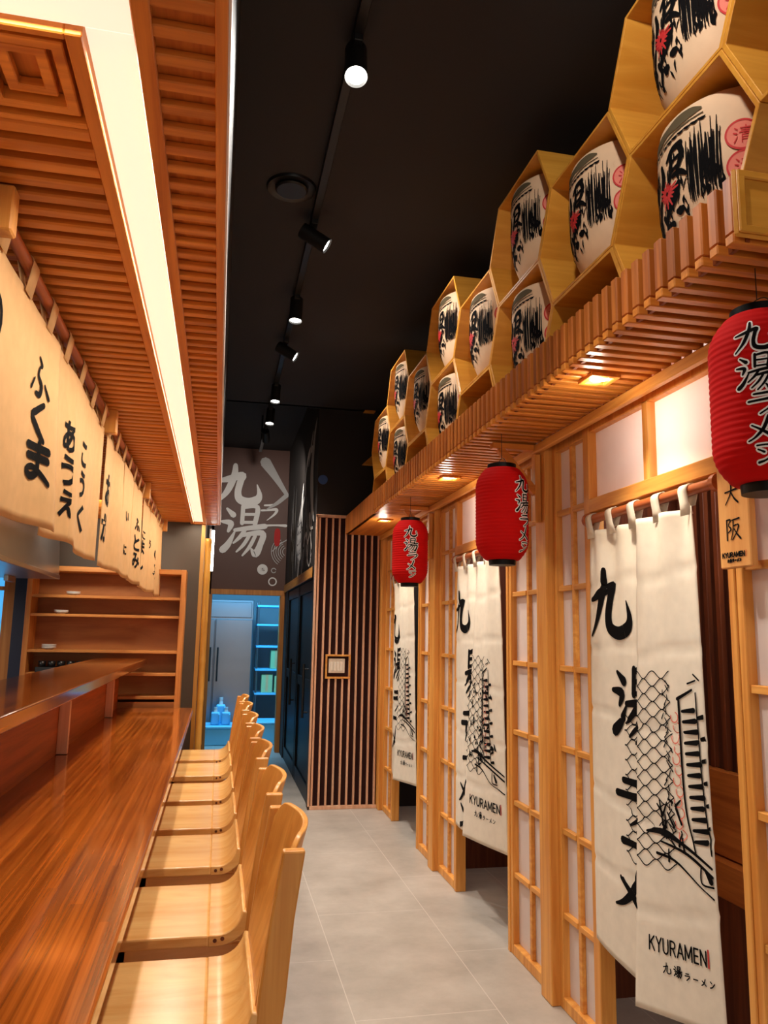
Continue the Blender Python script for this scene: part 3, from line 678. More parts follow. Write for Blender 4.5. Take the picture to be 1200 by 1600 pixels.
# barrel
def bprof():
    return [(.105, 0), (.14, .006), (.166, .05), (.185, .10), (.195, .16), (.199, .24), (.199, .33), (.196, .385), (.191, .412), (.184, .420), (.06, .424)]
def brad(z):
    p = bprof()
    for (r0, z0), (r1, z1) in zip(p, p[1:]):
        if z0 <= z <= z1: return r0 + (r1 - r0) * (z - z0) / (z1 - z0 + 1e-9)
    return .1
A0, A1 = math.radians(147), math.radians(236)
def on_barrel(u, v, l):
    a = A0 + (A1 - A0) * u; z = .412 - .345 * v; r = brad(z) + .0018 + l
    return (r * math.cos(a), r * math.sin(a), z)
def barrel(loc, lb):
    t = thing('sake_barrel', loc, lb, 'barrel', 'sake barrels on the shelves')
    bd = MB().lathe(bprof(), n=48).build('barrel_body', 'barrel', t, auto=38)
    mb = MB(); mb.path([(.198 * math.cos(a), .198 * math.sin(a), .385 + .004 * math.sin(9 * a)) for a in (math.radians(285 + 10 * i) for i in range(17))], .004, 6)
    for a in (296, 310):
        a = math.radians(a); mb.path([(.196 * math.cos(a), .196 * math.sin(a), .40), (.203 * math.cos(a + .05), .203 * math.sin(a + .05), .32), (.202 * math.cos(a + .02), .202 * math.sin(a + .02), .20)], .0045, 6)
    mb.build('straw_rope', 'rope', t, smooth=True)
    r = random.Random(11)
    mb = MB(); top = []
    ink(mb, [[(.0, .135, .05), (.12, .115, .075), (.24, .10, .085), (.36, .085, .07), (.48, .075, .10), (.62, .065, .085), (.72, .075, .03)]], on_barrel)
    ink(mb, [[(.0, .19, .012), (.25, .165, .014), (.5, .14, .014), (.74, .12, .01)]], on_barrel)
    mb.build('mountain_print', 'ink_grey', bd)
    mb = MB()
    S_ = []
    for i in range(11): # broken line of blots under the mountain
        u = .02 + i * .068; S_.append([(u, .225 - u * .09, .014), (u + .035, .232 - u * .09, .026), (u + .06, .222 - u * .09, .01)])
    # big brush character
    S_ += [[(.06, .42, .03), (.10, .52, .06), (.06, .68, .05), (.05, .90, .04)], [(.14, .36, .03), (.12, .50, .06), (.08, .60, .03)],
           [(.24, .33, .04), (.27, .45, .07), (.22, .58, .05)], [(.34, .34, .03), (.42, .28, .05), (.52, .27, .06)], [(.50, .27, .05), (.53, .36, .06), (.48, .46, .05)], [(.40, .32, .04), (.39, .46, .05), (.33, .56, .03)], [(.40, .38, .03), (.50, .36, .03)], [(.42, .45, .03), (.50, .43, .04)],
           [(.42, .50, .04), (.50, .50, .05), (.57, .55, .03)], [(.20, .60, .04), (.12, .74, .07), (.10, .88, .05)],
           [(.48, .58, .05), (.42, .68, .09), (.30, .76, .06), (.24, .82, .03)], [(.22, .76, .05), (.26, .84, .06), (.20, .93, .03)],
           [(.30, .84, .02), (.33, .87, .09), (.36, .87, .06)], [(.44, .80, .05), (.47, .805, .075), (.50, .80, .05)], [(.17, .95, .02), (.19, .96, .05), (.21, .95, .02)], [(.38, .66, .04), (.34, .72, .05)]]
    for i in range(64):
        u = r.uniform(.03, .58); v = r.uniform(.30, .92); du = r.uniform(-.05, .03); S_.append([(u, v, .008), (u + du * .5, v + .03, r.uniform(.012, .03)), (u + du, v + r.uniform(.05, .09), .008)])
    # dense vertical strokes at the right
    for i in range(34):
        u = .58 + .0088 * i + r.uniform(-.008, .008); a = .25 + r.uniform(0, .14) + (.0 if i % 5 else -.07); b = .76 + r.uniform(-.06, .05); m_ = a + (b - a) * r.uniform(.35, .65)
        S_.append([(u, a, .006), (u + r.uniform(-.012, .012), m_, r.uniform(.010, .017)), (u + r.uniform(-.01, .01), b, .007)])
    for i in range(12):
        u = r.uniform(.6, .88); v = r.uniform(.42, .72); S_.append([(u, v, .01), (u + r.uniform(-.02, .03), v + .05, r.uniform(.02, .05)), (u, v + .09, .01)])
    ink(mb, S_, on_barrel, lift=.0006); mb.build('brush_print', 'ink', bd)
    mb = MB(); S_ = []
    for i in range(16):
        a = 2 * math.pi * i / 16; q = r.uniform(.09, .17); S_.append([(.32 + .03 * math.cos(a), .60 + .03 * math.sin(a), .03), (.32 + q * math.cos(a), .60 + q * .75 * math.sin(a), .014)])
    ink(mb, S_, on_barrel, lift=.0012)
    for v in (.40, .645):
        ink(mb, [[(1.04 + .13 * math.cos(x), v + .115 * math.sin(x), .016) for x in (2 * math.pi * i / 20 for i in range(21))]], on_barrel, lift=.0006)
        ink(mb, place(SEI, .965, v - .07, .15, .14), on_barrel, lift=.0014)
    mb.build('red_print', 'ink_red', bd)
    mb = MB()
    for v in (.40, .645): mb.add([on_barrel(1.04, v, .0003)] + [on_barrel(1.04 + .125 * math.cos(x), v + .11 * math.sin(x), .0003) for x in (2 * math.pi * i / 20 for i in range(20))], [(0, i + 1, (i + 1) % 20 + 1) for i in range(20)])
    mb.build('stamp_ground', 'ink_pink', bd)
    return t
spots = [(yE[k], 3.235, 'white sake barrel in the top row of cells, ' + ('cut by the picture top' if k == 0 else ordn[k] if k < 3 else 'farthest')) for k in range(4)]
spots += [(yE[k], 2.765, 'white sake barrel low behind the slatted fascia, ' + (ordn[k] if k < 3 else 'farthest') + ' of the bottom row') for k in range(4)]
spots += [(yO[k], 3.0, 'white sake barrel in the middle row of cells, ' + (ordn[k - 1] if k < 4 else 'farthest')) for k in range(1, 5)]
b0 = None
for (y, z, lb) in spots:
    loc = (1.338, y, z - .2230)
    if b0 is None: b0 = barrel(loc, lb)
    else:
        c = copy_tree(b0); c.location = loc; c['label'] = lb
# two plywood-coloured triangular prisms on the end wall beyond the cells
for z, lb in ((3.66, 'upper plywood-coloured triangle on the black end wall beyond the cells'), (3.142, 'lower plywood-coloured triangle on the black end wall beyond the cells')):
    tag(MB().prism([(1.27, 0), (1.378, 0), (1.37, .15 if z > 3.5 else .1)], 7.08, 7.163, 'y').build('triangular_piece', 'cell', loc=(0, 0, z)), lb, 'bracket', 'triangular pieces')

# ================================================================== soffit above the bar
sf = thing('slatted_soffit', (-0.6, 3.9, 2.45), 'long orange wood slatted soffit above the bar with a recessed light panel', 'soffit')
def relS(mb): mb.v = [(a + .6, b - 3.9, c - 2.45) for a, b, c in mb.v]; return mb
relS(MB().box(-3.2, -0.03, -1.0, 6.76, 2.482, 2.50)).build('backing', 'soffit_back', sf)
relS(MB().box(-0.146, -0.045, -1.0, 6.75, 2.464, 2.482)).build('edge_backing', 'soffit_back', sf)
mb = MB(); y = -0.9
while y < 6.74:
    mb.box(-0.146, -0.045, y - .013, y + .013, 2.450, 2.464); y += .0607
relS(mb).build('edge_slats', 'soffit_x', sf, bevel=.002)
mb = MB(); y = 1.40
while y < 6.74:
    mb.box(-1.30, -0.275, y - .017, y + .017, 2.45, 2.476); y += .0607
relS(mb).build('inner_slats', 'soffit_x', sf, bevel=.004)
mb = MB(); mb.box(-0.050, -0.030, -1, 6.76, 2.446, 2.50); mb.box(-0.172, -0.143, -1, 6.76, 2.446, 2.48); mb.box(-0.277, -0.250, 1.135, 6.76, 2.446, 2.48)
mb.box(-1.32, -1.29, 1.135, 6.76, 2.446, 2.48)
mb.box(-0.25, -0.172, 6.735, 6.76, 2.446, 2.48)
relS(mb).build('rails', 'soffit_y', sf, bevel=.002)
for bx in ((-3.2, -0.277, 1.135, 1.150, 2.446, 2.48), (-3.2, -0.172, -1.0, 1.05, 2.448, 2.478), (-0.277, -0.05, 6.762, 6.775, 2.446, 2.6), (-1.3, -.277, 1.36, 1.375, 2.448, 2.48)):
    relS(MB().box(*bx)).build('cross_rail', 'soffit_x', sf, bevel=.002)
# nested square coffers at the near end
for i in range(4):
    x0 = -.43 - i * .16
    for a, zz, nm in ((0.0, 2.452, 'coffer'), (.032, 2.462, 'coffer_inset')):
        relS(MB().ring([(x0 + a, 1.165 + a), (x0 + .145 - a, 1.165 + a), (x0 + .145 - a, 1.345 - a), (x0 + a, 1.345 - a)],
                [(x0 + a + .02, 1.185 + a), (x0 + .125 - a, 1.185 + a), (x0 + .125 - a, 1.325 - a), (x0 + a + .02, 1.325 - a)], zz, 2.48, 'z')).build(nm, 'soffit_x', sf, bevel=.002)
relS(MB().box(-0.030, -0.026, -1, 6.77, 2.452, 2.52)).build('edge_trim', 'white_paint', sf)
struct(MB().box(-3.2, -0.032, -1.0, 6.76, 2.52, 3.67).build('wall_soffit', 'black_wall'))
lp = thing('soffit_light', (-0.211, 3.9, 2.465), 'long glowing white light panel recessed in the soffit above the bar', 'light panel')
MB().box(-.0365, .0365, -2.762, 2.833, 0, .012).build('diffuser', 'led', lp)
lp = thing('soffit_light', (-1.0, 1.093, 2.462), 'glowing white light panel running across the near end of the soffit', 'light panel')
MB().box(-1.4, .826, -.041, .040, 0, .012).build('diffuser', 'led', lp)
# vertical light strip and bamboo cane at the end of the bar
t = thing('light_tube', (-0.085, 6.92, 2.06), 'glowing vertical light strip behind the bamboo cane under the mural', 'light strip')
MB().box(-.012, .012, -.01, .01, 0, .36).build('tube', 'lamp_face', t, bevel=.004); MB().box(-.03, -.012, -.014, .014, -.01, .37).build('channel', 'white', t)
MB().box(-.065, -.03, -.01, .01, .1, .14).build('clip', 'black_metal', t)
prof = []; z = 0.0; k = 0
while z < 2.43:
    l = .31 + .02 * (k % 3); prof += [(.029, z + .004), (.0275, z + .03), (.0275, z + l - .03), (.030, z + l - .004)]; z += l; k += 1
prof = [p for p in prof if p[1] < 2.45]
tag(MB().lathe(prof, n=20).build('bamboo_pole', 'bamboo', smooth=True, loc=(-0.118, 6.72, 0)), 'tall bamboo pole standing at the far end of the bar counter', 'pole')
tag(MB().box(-.016, .016, -.012, .012, 0, 2.44).build('bamboo_strip', 'bamboo', loc=(-0.165, 6.755, 0)), 'thin split bamboo strip against the charcoal wall beside the pole', 'strip')

# ================================================================== bar counter
bc = thing('bar_counter', (-0.5, 3.0, 0), 'long glossy red-brown wood bar counter with stools along it', 'counter')
def relB(mb): mb.v = [(a + .5, b - 3.0, c) for a, b, c in mb.v]; return mb
relB(MB().box(-0.80, -0.165, -1.2, 6.475, 0.895, 0.94)).build('counter_top', 'counter', bc, bevel=.006, seg=3)
relB(MB().box(-0.74, -0.42, -1.2, 6.47, 0.0, 0.895)).build('front_panel', 'riser', bc)
relB(MB().box(-0.80, -0.74, -1.2, 6.47, 0.0, 1.285)).build('riser', 'riser', bc)
relB(MB().box(-0.92, -0.536, -1.2, 6.47, 1.272, 1.32)).build('upper_shelf_top', 'counter', bc, bevel=.006, seg=3)
for y in (0.85, 2.5, 4.14, 5.79):
    relB(MB().box(-0.74, -0.69, y - .016, y + .016, .942, 1.272)).build('shelf_bracket', 'pale_strip', bc, bevel=.002)
relB(MB().box(-0.92, -0.87, -1.2, 6.45, 0.0, 1.272)).build('kitchen_side_panel', 'riser', bc)

# shelves at the end of the bar
su = thing('wall_shelf_unit', (-0.87, 6.60, 0.94), 'open wooden shelf unit standing at the far end of the bar', 'shelf unit')
MB().box(-.60, .585, .135, .15, 0, 1.06).build('back_panel', 'shelf_back', su)
MB().box(.555, .595, -.11, .135, -.94, 1.09).build('side_post', 'shelf_z', su, bevel=.003); MB().box(-.605, -.565, -.11, .135, -.94, 1.5).build('side_post', 'shelf_z', su, bevel=.003)
MB().box(-.565, .555, -.11, .135, 1.05, 1.09).build('top_board', 'shelf', su, bevel=.003)
for z in (.075, .255, .43, .708, .855): MB().box(-.565, .555, -.10, .135, z - .012, z + .010).build('shelf', 'shelf', su, bevel=.002)
MB().box(-.565, .555, -.10, .135, -.94, .04).build('lower_panel', 'shelf_back', su)
def bowl_stack(x, z, n, lb):
    t = thing('dish_stack', (x, 6.55, z), lb, 'dishes', 'small white dishes on the shelves')
    for i in range(n): MB().lathe([(.025, 0), (.05, .012), (.055, .018), (.048, .018), (.02, .006)], n=24).build('dish', 'white', t, smooth=True, loc=(0, 0, i * .011))
for x, z, n, lb in ((-1.14, 1.805, 2, 'small white dishes on the top shelf, behind the counter curtain'), (-1.22, 1.658, 2, 'small white dishes on the second shelf of the unit'), (-1.29, 1.38, 3, 'small white dishes on the third shelf at the left post')):
    bowl_stack(x, z, n, lb)
t = thing('folded_towel', (-1.25, 6.55, 1.027), 'white folded towel on the lowest shelf, below the dark tray', 'towel'); 
MB().box(-.10, .10, -.06, .06, 0, .03).build('towel_fold', 'white', t, bevel=.01, seg=3); MB().box(-.09, .08, -.055, .055, .03, .045).build('towel_fold', 'white', t, bevel=.006, seg=2)
t = thing('dark_tray', (-1.155, 6.55, 1.208), 'long dark tray of cups on the lower shelf of the unit', 'tray')
MB().box(-.21, .21, -.058, .058, 0, .012).build('tray_base', 'pot', t, bevel=.004)
mb = MB(); mb.box(-.21, .21, -.065, -.06, 0, .04); mb.box(-.21, .21, .06, .065, 0, .04); mb.build('tray_rim', 'pot', t, bevel=.002)
for i in range(6):
    tag(MB().lathe([(.018, 0), (.028, .04), (.03, .07), (.026, .07), (.016, .01)], n=16).build('tea_cup', 'pot', smooth=True, loc=(-1.33 + i * .07, 6.55, 1.221)), 'small dark cup in the row on the long tray at the back shelf', 'cup', 'dark cups on the tray')
# stainless hood over the kitchen line
hd = thing('range_hood', (-1.6, 3.7, 1.93), 'stainless steel hood over the kitchen line behind the counter curtains', 'hood')
MB().prism([(-.45, 0), (.40, 0), (.37, .5), (-.45, .5)], -2.3, 2.55, 'y').build('hood_body', 'steel', hd)
MB().box(-.44, .405, -2.3, 2.56, -.02, .012).build('hood_rim', 'steel', hd, bevel=.003)
MB().box(.1, .13, 2.2, 2.4, -.06, -.02).build('bracket', 'steel', hd, bevel=.003)
for z in (.51,): MB().box(-.2, .1, -1.0, 1.2, z, .54).build('duct_plate', 'steel', hd)

# ================================================================== counter curtains (left)
def rod(y0, y1, lb):
    t = thing('curtain_rod', (-0.5, (y0 + y1) / 2, 2.425), lb, 'rod', 'counter curtain rods')
    MB().tube((0, y0 - (y0 + y1) / 2, 0), (0, y1 - (y0 + y1) / 2, 0), .016, n=14).build('dowel', 'rod', t, auto=40)
rod(0.02, 1.60, 'wooden rod of the counter curtain at the near end'); rod(1.64, 3.27, 'wooden rod of the first full counter curtain'); rod(3.33, 4.90, 'wooden rod of the middle counter curtain'); rod(4.96, 6.56, 'wooden rod of the counter curtain at the far end')
for y, lb in ((1.62, 'wooden block holding the counter curtain rods at the near end'), (3.30, 'wooden block holding the counter curtain rods midway along the bar'), (4.93, 'wooden block holding the counter curtain rods over the far half of the bar'), (6.58, 'wooden block holding the counter curtain rod at the charcoal wall')):
    tag(MB().box(-.055, .045, -.022, .022, -.075, .025).build('rod_bracket', 'post', bevel=.004, loc=(-0.5, y, 2.425)), lb, 'bracket', 'counter curtain brackets')
def left_surface(y0, y1, seed):
    r = random.Random(seed); ph = r.uniform(0, 6)
    def fn(u, v, l=0.0):
        y = y0 + (y1 - y0) * u; amp = .004 + .013 * v
        x = -0.498 + amp * math.sin(7.5 * y + ph) + .5 * amp * math.sin(17 * y + 2 * ph) + .010 * (u - .5) * v
        z = 2.362 - .552 * v - .006 * v * math.sin(9 * y + ph)
        return (x + l, y, z)
    return fn
def left_noren(y0, cuts, y1, tabs, lb, texts, seed):
    yc = (y0 + y1) / 2; o = (-.5, yc, 2.36)
    t = thing('noren_curtain', o, lb, 'curtain', 'counter curtains')
    R = lambda mb: (setattr(mb, 'v', [(a - o[0], b - o[1], c - o[2]) for a, b, c in mb.v]), mb)[1]
    ed = [y0] + cuts + [y1]
    fns = []; panels = []
    for k in range(len(ed) - 1):
        fn = left_surface(ed[k], ed[k + 1] + (.012 if k < len(ed) - 2 else 0), seed + k); fns.append(fn)
        panels.append(R(MB().grid(lambda u, v: fn(u, v, .004 * (k % 2)), 26, 22)).build('curtain_panel', 'cloth_warm', t, smooth=True, solid=.002))
    for ty in tabs:
        mb = MB(); pts = [(-.4945, 2.352)] + [(-.5 + .0185 * math.cos(a), 2.425 + .0185 * math.sin(a)) for a in (math.radians(-20 + i * 22) for i in range(11))] + [(-.5035, 2.352)]
        mb.add([(x, ty + s, z) for x, z in pts for s in (-.030, .030)], [(2 * i, 2 * i + 1, 2 * i + 3, 2 * i + 2) for i in range(len(pts) - 1)])
        R(mb).build('tab', 'cloth_warm', t, smooth=True, solid=.002)
    for item in texts:
        mb = MB()
        k, kind, glyph, yy, zz, sy, sz = item[:7]; a, b = ed[k], ed[k + 1] + (.012 if k < len(ed) - 2 else 0); fn = fns[k]
        sh = .004 * (k % 2)
        m = lambda u, v, l: fn(u, v, .003 + sh + l)
        U = (yy - sy / 2 - a) / (b - a); V = (2.362 - zz - sz / 2) / .552
        clip = (0.0, 1.0, 0, 1)
        if kind == 'ink':
            st = [[(U + p[0] * sy / (b - a), V + p[1] * sz / .552, p[2] * .8 * sy / (b - a)) for p in s] for s in glyph]
            ink(mb, st, m, clip)
        else:
            typeset(mb, glyph, U, V, sy / (b - a), sz / .552, m, .035, clip)
        if mb.v: R(mb).build('character', 'ink', panels[k])
    return t
left_noren(0.06, [.5, 1.05], 1.56, (.1, .35, .6, .85, 1.1, 1.35, 1.52), 'cream counter curtain nearest the camera, over the near end of the bar', [], 20)
left_noren(1.66, [2.30, 2.575], 3.26, (1.69, 1.93, 2.17, 2.41, 2.66, 2.91, 3.17), 'cream counter curtain with large black hiragana, before the midway block',
           [(0, 'type', 'の', 1.72, 2.215, .12, .11), (0, 'ink', FU, 2.125, 2.20, .18, .115), (0, 'ink', KU, 2.13, 2.09, .18, .105), (0, 'ink', MA, 2.15, 1.98, .21, .11),
            (1, 'type', 'あ', 2.54, 2.145, .12, .10), (1, 'type', 'う', 2.55, 2.035, .13, .10), (1, 'type', 'え', 2.56, 1.93, .14, .09),
            (2, 'type', 'こ', 2.85, 2.16, .10, .085), (2, 'type', 'う', 2.86, 2.055, .10, .095), (2, 'type', 'く', 2.87, 1.94, .12, .10)], 30)
left_noren(3.34, [3.92, 4.42], 4.89, (3.37, 3.62, 3.87, 4.12, 4.37, 4.62, 4.86), 'cream counter curtain between the second and third wooden blocks',
           [(0, 'type', 'お', 3.50, 2.14, .22, .135), (0, 'type', 'が', 3.47, 1.98, .24, .13), (1, 'type', 'い', 4.12, 2.12, .08, .05), (1, 'type', 'に', 4.1, 1.95, .08, .05),
            (2, 'type', 'ふ', 4.66, 2.15, .16, .08), (2, 'type', 'と', 4.66, 2.045, .17, .09), (2, 'type', 'み', 4.66, 1.945, .19, .09)], 40)
left_noren(4.97, [5.50], 6.54, (5.0, 5.25, 5.5, 5.75, 6.0, 6.25, 6.5), 'cream counter curtain at the far end of the bar by the charcoal wall',
           [(0, 'type', 'こ', 5.2, 2.15, .13, .05), (0, 'type', 'ま', 5.17, 2.07, .2, .09), (0, 'type', 'し', 5.17, 1.97, .2, .1), (1, 'type', 'う', 5.62, 2.14, .1, .06),
            (1, 'type', 'の', 5.92, 2.09, .26, .08), (1, 'type', 'ろ', 5.90, 1.96, .28, .11)], 50)

# ================================================================== door curtains (right)
def door_noren(d0, d1, lb, chars, seed, split, front, l_bot, r_bot, variant):
    """left panel hangs at the far jamb, right panel at the near one; u runs from the far side to the near side"""
    yc = (d0 + d1) / 2; o = (1.485, yc, 2.03); W = d1 - d0 - .02; r = random.Random(seed)
    t = thing('noren_curtain', o, lb, 'curtain', 'door curtains')
    R = lambda mb: (setattr(mb, 'v', [(a - o[0], b - o[1], c - o[2]) for a, b, c in mb.v]), mb)[1]
    yL = d1 - .012
    zt = 1.975
    span = front                     # width of cloth along the rod
    def surf(a, b, off, bot_a, bot_b, swing, push):
        ph = r.uniform(0, 6)
        def fn(u, v, l=0.0):
            s = a + (b - a) * u
            top = math.exp(-v * 7)
            x = 1.486 - off + top * .016 * math.sin(2 * math.pi * s * 4.6 / span + .6) + .012 * v * math.sin(5.2 * s / span + ph) + .008 * math.sin(13 * s + ph) * (1 - .7 * v)
            x -= v ** 1.5 * (push + (swing - push) * u)
            for c in (.13, .30, .46, .64, .80): x += .0055 * math.exp(-((v - c - .012 * math.sin(3 * u + c * 9)) / .006) ** 2)
            y = yL - s - .012 * v * math.sin(3 * v + ph) * u
            L = zt - (bot_a + (bot_b - bot_a) * u)
            return (x - l, y, zt - L * v)
        return fn
    mid = span * split
    fL = surf(0.0, mid + .03, 0.0, l_bot[0], l_bot[1], .02, .0)
    fR = surf(mid, span, .007, r_bot[0], r_bot[1], -.03, .06)
    pL = R(MB().grid(fL, 30, 80)).build('curtain_panel', 'cloth', t, smooth=True, solid=.002)
    pR = R(MB().grid(fR, 30, 80)).build('curtain_panel', 'cloth', t, smooth=True, solid=.002)
    # tabs round the rod
    for k in range(5):
        s = .035 + k * (span - .07) / 4; ty = yL - s; mb = MB()
        pts = [(1.478, 1.95), (1.470, 1.99)] + [(1.485 - .0215 * math.cos(a), 2.03 + .0215 * math.sin(a)) for a in (math.radians(-10 + i * 20) for i in range(11))] + [(1.494, 1.98)]
        mb.add([(x, ty + q * (1 + .4 * (i == 0)), z) for i, (x, z) in enumerate(pts) for q in (-.024, .024)], [(2 * i, 2 * i + 1, 2 * i + 3, 2 * i + 2) for i in range(len(pts) - 1)])
        R(mb).build('tab', 'cloth', t, smooth=True, solid=.003)
    LL = zt - l_bot[0]; wl = mid + .03
    mL = lambda u, v, l: fL(u / wl, v / LL, .0034 + l)
    mb = MB()
    for g, cx_, cz_, sx, sz in chars: ink(mb, [[(cx_ - sx / 2 + p[0] * sx, zt - cz_ - sz / 2 + p[1] * sz, 1.35 * p[2] * (sx + sz) / 2) for p in s_] for s_ in g], mL, (0.004, mid + .002, 0, LL))
    R(mb).build('lettering', 'ink', pL)
    wr = span - mid; LR = zt - r_bot[0]
    mR = lambda u, v, l: fR((u - mid) / wr, v / LR, .0034 + l)
    # wave scales on both panels and the castle drawing at the right edge
    mb = MB(); mb2 = MB(); mb3 = MB()
    zz0, zz1 = zt - 1.42, zt - .80
    rows = 24; ph = (zz1 - zz0) / rows; pw = .105
    for i in range(rows + 1):
        v = zz0 + i * ph; st = []
        n = 34
        for k in range(n):
            u0 = mid - .11 + k * .012 + (pw / 2 if i % 2 else 0) * 0
            pass
        xs = [mid + .004 + k * .009 for k in range(int(.21 / .009))]
        line = [(x, v - ph * .5 * math.cos(2 * math.pi * (x - mid) / pw + (math.pi if i % 2 else 0)), .0034) for x in xs]
        ink(mb, [line], mR, (mid + .004, span - .004, 0, LR))
        if i >= 6:
            xs = [mid - .105 + k * .009 for k in range(12)]
            if variant != 2: ink(mb2, [[(x, v - ph * .55 * math.cos(2 * math.pi * (x - mid) / pw + (math.pi if i % 2 else 0)), .0034) for x in xs]], mL, (0.004, mid, 0, LL))
    S_ = []; P_ = []
    cx0 = mid + (.26 if variant == 0 else .2)
    # tower with ladder of short bars
    for i in range(13):
        v = zz0 + .12 + i * .034; x = cx0 + .004 * i * .6
        S_.append([(x, v, .010), (x + .055 + .004 * (i % 3), v - .004, .018)])
        if i % 2 == 0: S_.append([(x + .075, v + .02, .012), (x + .1, v + .016, .016)])
    S_ += [[(cx0 - .014, zz0 + .08, .010), (cx0 - .006, zz0 + .40, .008), (cx0 + .03, zz0 + .56, .006)], [(cx0 + .068, zz0 + .06, .006), (cx0 + .08, zz0 + .36, .006), (cx0 + .10, zz0 + .56, .006)],
           [(cx0 - .02, zz0 + .08, .012), (cx0 + .05, zz0 + .05, .008)], [(cx0 + .03, zz0 + .03, .006), (cx0 + .07, zz0 + .02, .006)], [(cx0 + .06, zz0 - .0, .006), (cx0 + .09, zz0 + .02, .006)]]
    # thin sketched column, boat and bridge at the foot
    for i in range(34):
        v = zz0 + .02 + i * .0155; x = mid + .175 + r.uniform(-.012, .012) + .0004 * i
        S_.append([(x, v, .004), (x + r.uniform(-.018, .018), v + .018, .0055)])
    for i in range(16):
        v = zz0 + .40 + r.uniform(0, .17); x = mid + .11 + r.uniform(0, .13); S_.append([(x, v, .006), (x + r.uniform(-.03, .03), v + r.uniform(.005, .05), .010)])
    S_ += [[(mid + .06, zz0 + .52, .008), (mid + .14, zz0 + .515, .02), (mid + .24, zz0 + .545, .012), (span - .01, zz0 + .60, .008)], [(mid + .13, zz0 + .545, .006), (mid + .25, zz0 + .57, .010), (span - .01, zz0 + .625, .010)],
           [(mid + .11, zz0 + .585, .010), (mid + .2, zz0 + .60, .008), (mid + .3, zz0 + .66, .005), (span - .01, zz0 + .69, .006)], [(mid + .31, zz0 + .60, .006), (mid + .31, zz0 + .65, .006), (mid + .36, zz0 + .655, .006)], [(mid + .33, zz0 + .61, .012), (mid + .35, zz0 + .64, .02)]]
    if variant == 1:
        for i in range(40):
            x = mid + .03 + r.uniform(0, .3); v = zz0 + .12 + r.uniform(0, .42); S_.append([(x, v, .006), (x + r.uniform(-.03, .03), v + r.uniform(-.02, .03), .016)])
    for i in range(12):
        v = zz0 + .14 + i * .034; P_.append(arc(mid + .222 + .01 * (i % 2), v, .017, -70, 200, .0035, 8))
    ink(mb, S_, mR, (mid + .004, span - .004, 0, LR), lift=.0006)
    R(mb).build('castle_and_wave_print', 'ink', pR)
    if mb2.v: R(mb2).build('wave_print', 'ink', pL)
    ink(mb3, P_, mR, (mid + .004, span - .004, 0, LR), lift=.0003)
    R(mb3).build('pale_scale_print', 'ink_pink', pR)
    mb = MB(); e = .06
    ink(mb, brand(mid + .065, LR - .235, wr - .125, .044), mR)
    x = mid + .125
    for g, s_ in ((KYU, .034), (TOU, .034), (RA, .022), (BAR, .022), (ME, .022), (NN, .022)):
        ink(mb, place(g, x, LR - .165 + (.034 - s_), s_), mR); x += s_ + .011
    R(mb).build('brand_lettering', 'ink', pR)
    mb = MB(); typeset(mb, '|', span - .055, LR - .242, .006, .055, mR, .02); R(mb).build('red_mark', 'ink_red', pR)
    return t
def door_rod(d0, d1, lb):
    t = thing('curtain_rod', (1.485, (d0 + d1) / 2, 2.03), lb, 'rod', 'door curtain rods'); h = (d1 - d0) / 2
    MB().tube((0, -h + .002, 0), (0, h - .002, 0), .018, n=16).build('dowel', 'rod', t, auto=40)
    for s in (-1, 1): MB().tube((0, s * (h - .022), 0), (0, s * (h - .001), 0), .028, n=18).build('end_cup', 'rod', t, auto=40)
for k, (d0, d1, p0, p1) in enumerate(BAYS): door_rod(d0, d1, 'wooden rod of the %s door curtain' % names[k])
d0, d1 = BAYS[0][:2]
full = lambda c: c
door_noren(d0, d1, 'white door curtain nearest the camera, with brush characters and a wave drawing',
           [(KYU, .165, 1.685, .30, .27), (TOU, .335, 1.325, .30, .26), (RA, .32, .985, .26, .17), (BAR, .32, .845, .22, .16), (ME, .285, .69, .24, .17)], 5, .50, .735, (.415, .385), (.335, .40), 0)
d0, d1 = BAYS[1][:2]
door_noren(d0, d1, 'white door curtain in the middle of the three doorways, behind the middle lantern',
           [(KYU, .155, 1.69, .31, .26), (TOU[3:], .31, 1.32, .34, .27), (RA[:1] + [[(.1, .4, .1), (.5, .38, .1)], [(.45, .4, .1), (.4, .9, .04)]], .29, 1.0, .26, .2), (BAR, .30, .82, .2, .2), (ME, .25, .64, .26, .17), (NN, .26, .49, .22, .15)], 9, .47, .83, (.40, .43), (.43, .43), 1)
d0, d1 = BAYS[2][:2]
door_noren(d0, d1, 'white door curtain farthest from the camera, below the farthest lantern',
           [(KYU[1:], .10, 1.62, .34, .30), (TOU, .24, 1.30, .34, .26), (RA, .22, 1.0, .30, .18), (BAR, .20, .86, .26, .2), (ME, .18, .70, .28, .19)], 12, .45, .735, (.40, .40), (.40, .42), 2)

# ================================================================== wooden name board
t = thing('name_board', (1.452, 1.955, 1.93), 'upright wooden name board with two black characters beside the nearest doorway', 'sign')
MB().box(-.012, .012, -.068, .068, -.175, .175).build('board', 'pine_y', t, bevel=.003)
mp = lambda u, v, l: (-.0135 - l, .068 - u, .175 - v)
ink(MB(), place(DAI, .035, .105, .062, .062), mp).build('character', 'ink', t)
ink(MB(), place(SAKA, .033, .205, .066, .066), mp).build('character', 'ink', t)
mb = MB(); ink(mb, brand(.014, .306, .098, .013), mp)
x = .036
for g in (KYU, TOU, RA, BAR, ME, NN): ink(mb, place(g, x, .325, .008), mp); x += .0105
mb.build('brand_lettering', 'ink', t)
mb = MB(); typeset(mb, '|', .117, .303, .002, .018, mp, .02); mb.build('red_mark', 'ink_red', t)
for z in (.12, -.13): MB().tube((.01, 0, z), (.047, 0, z), .006).build('peg', 'black_metal', t)

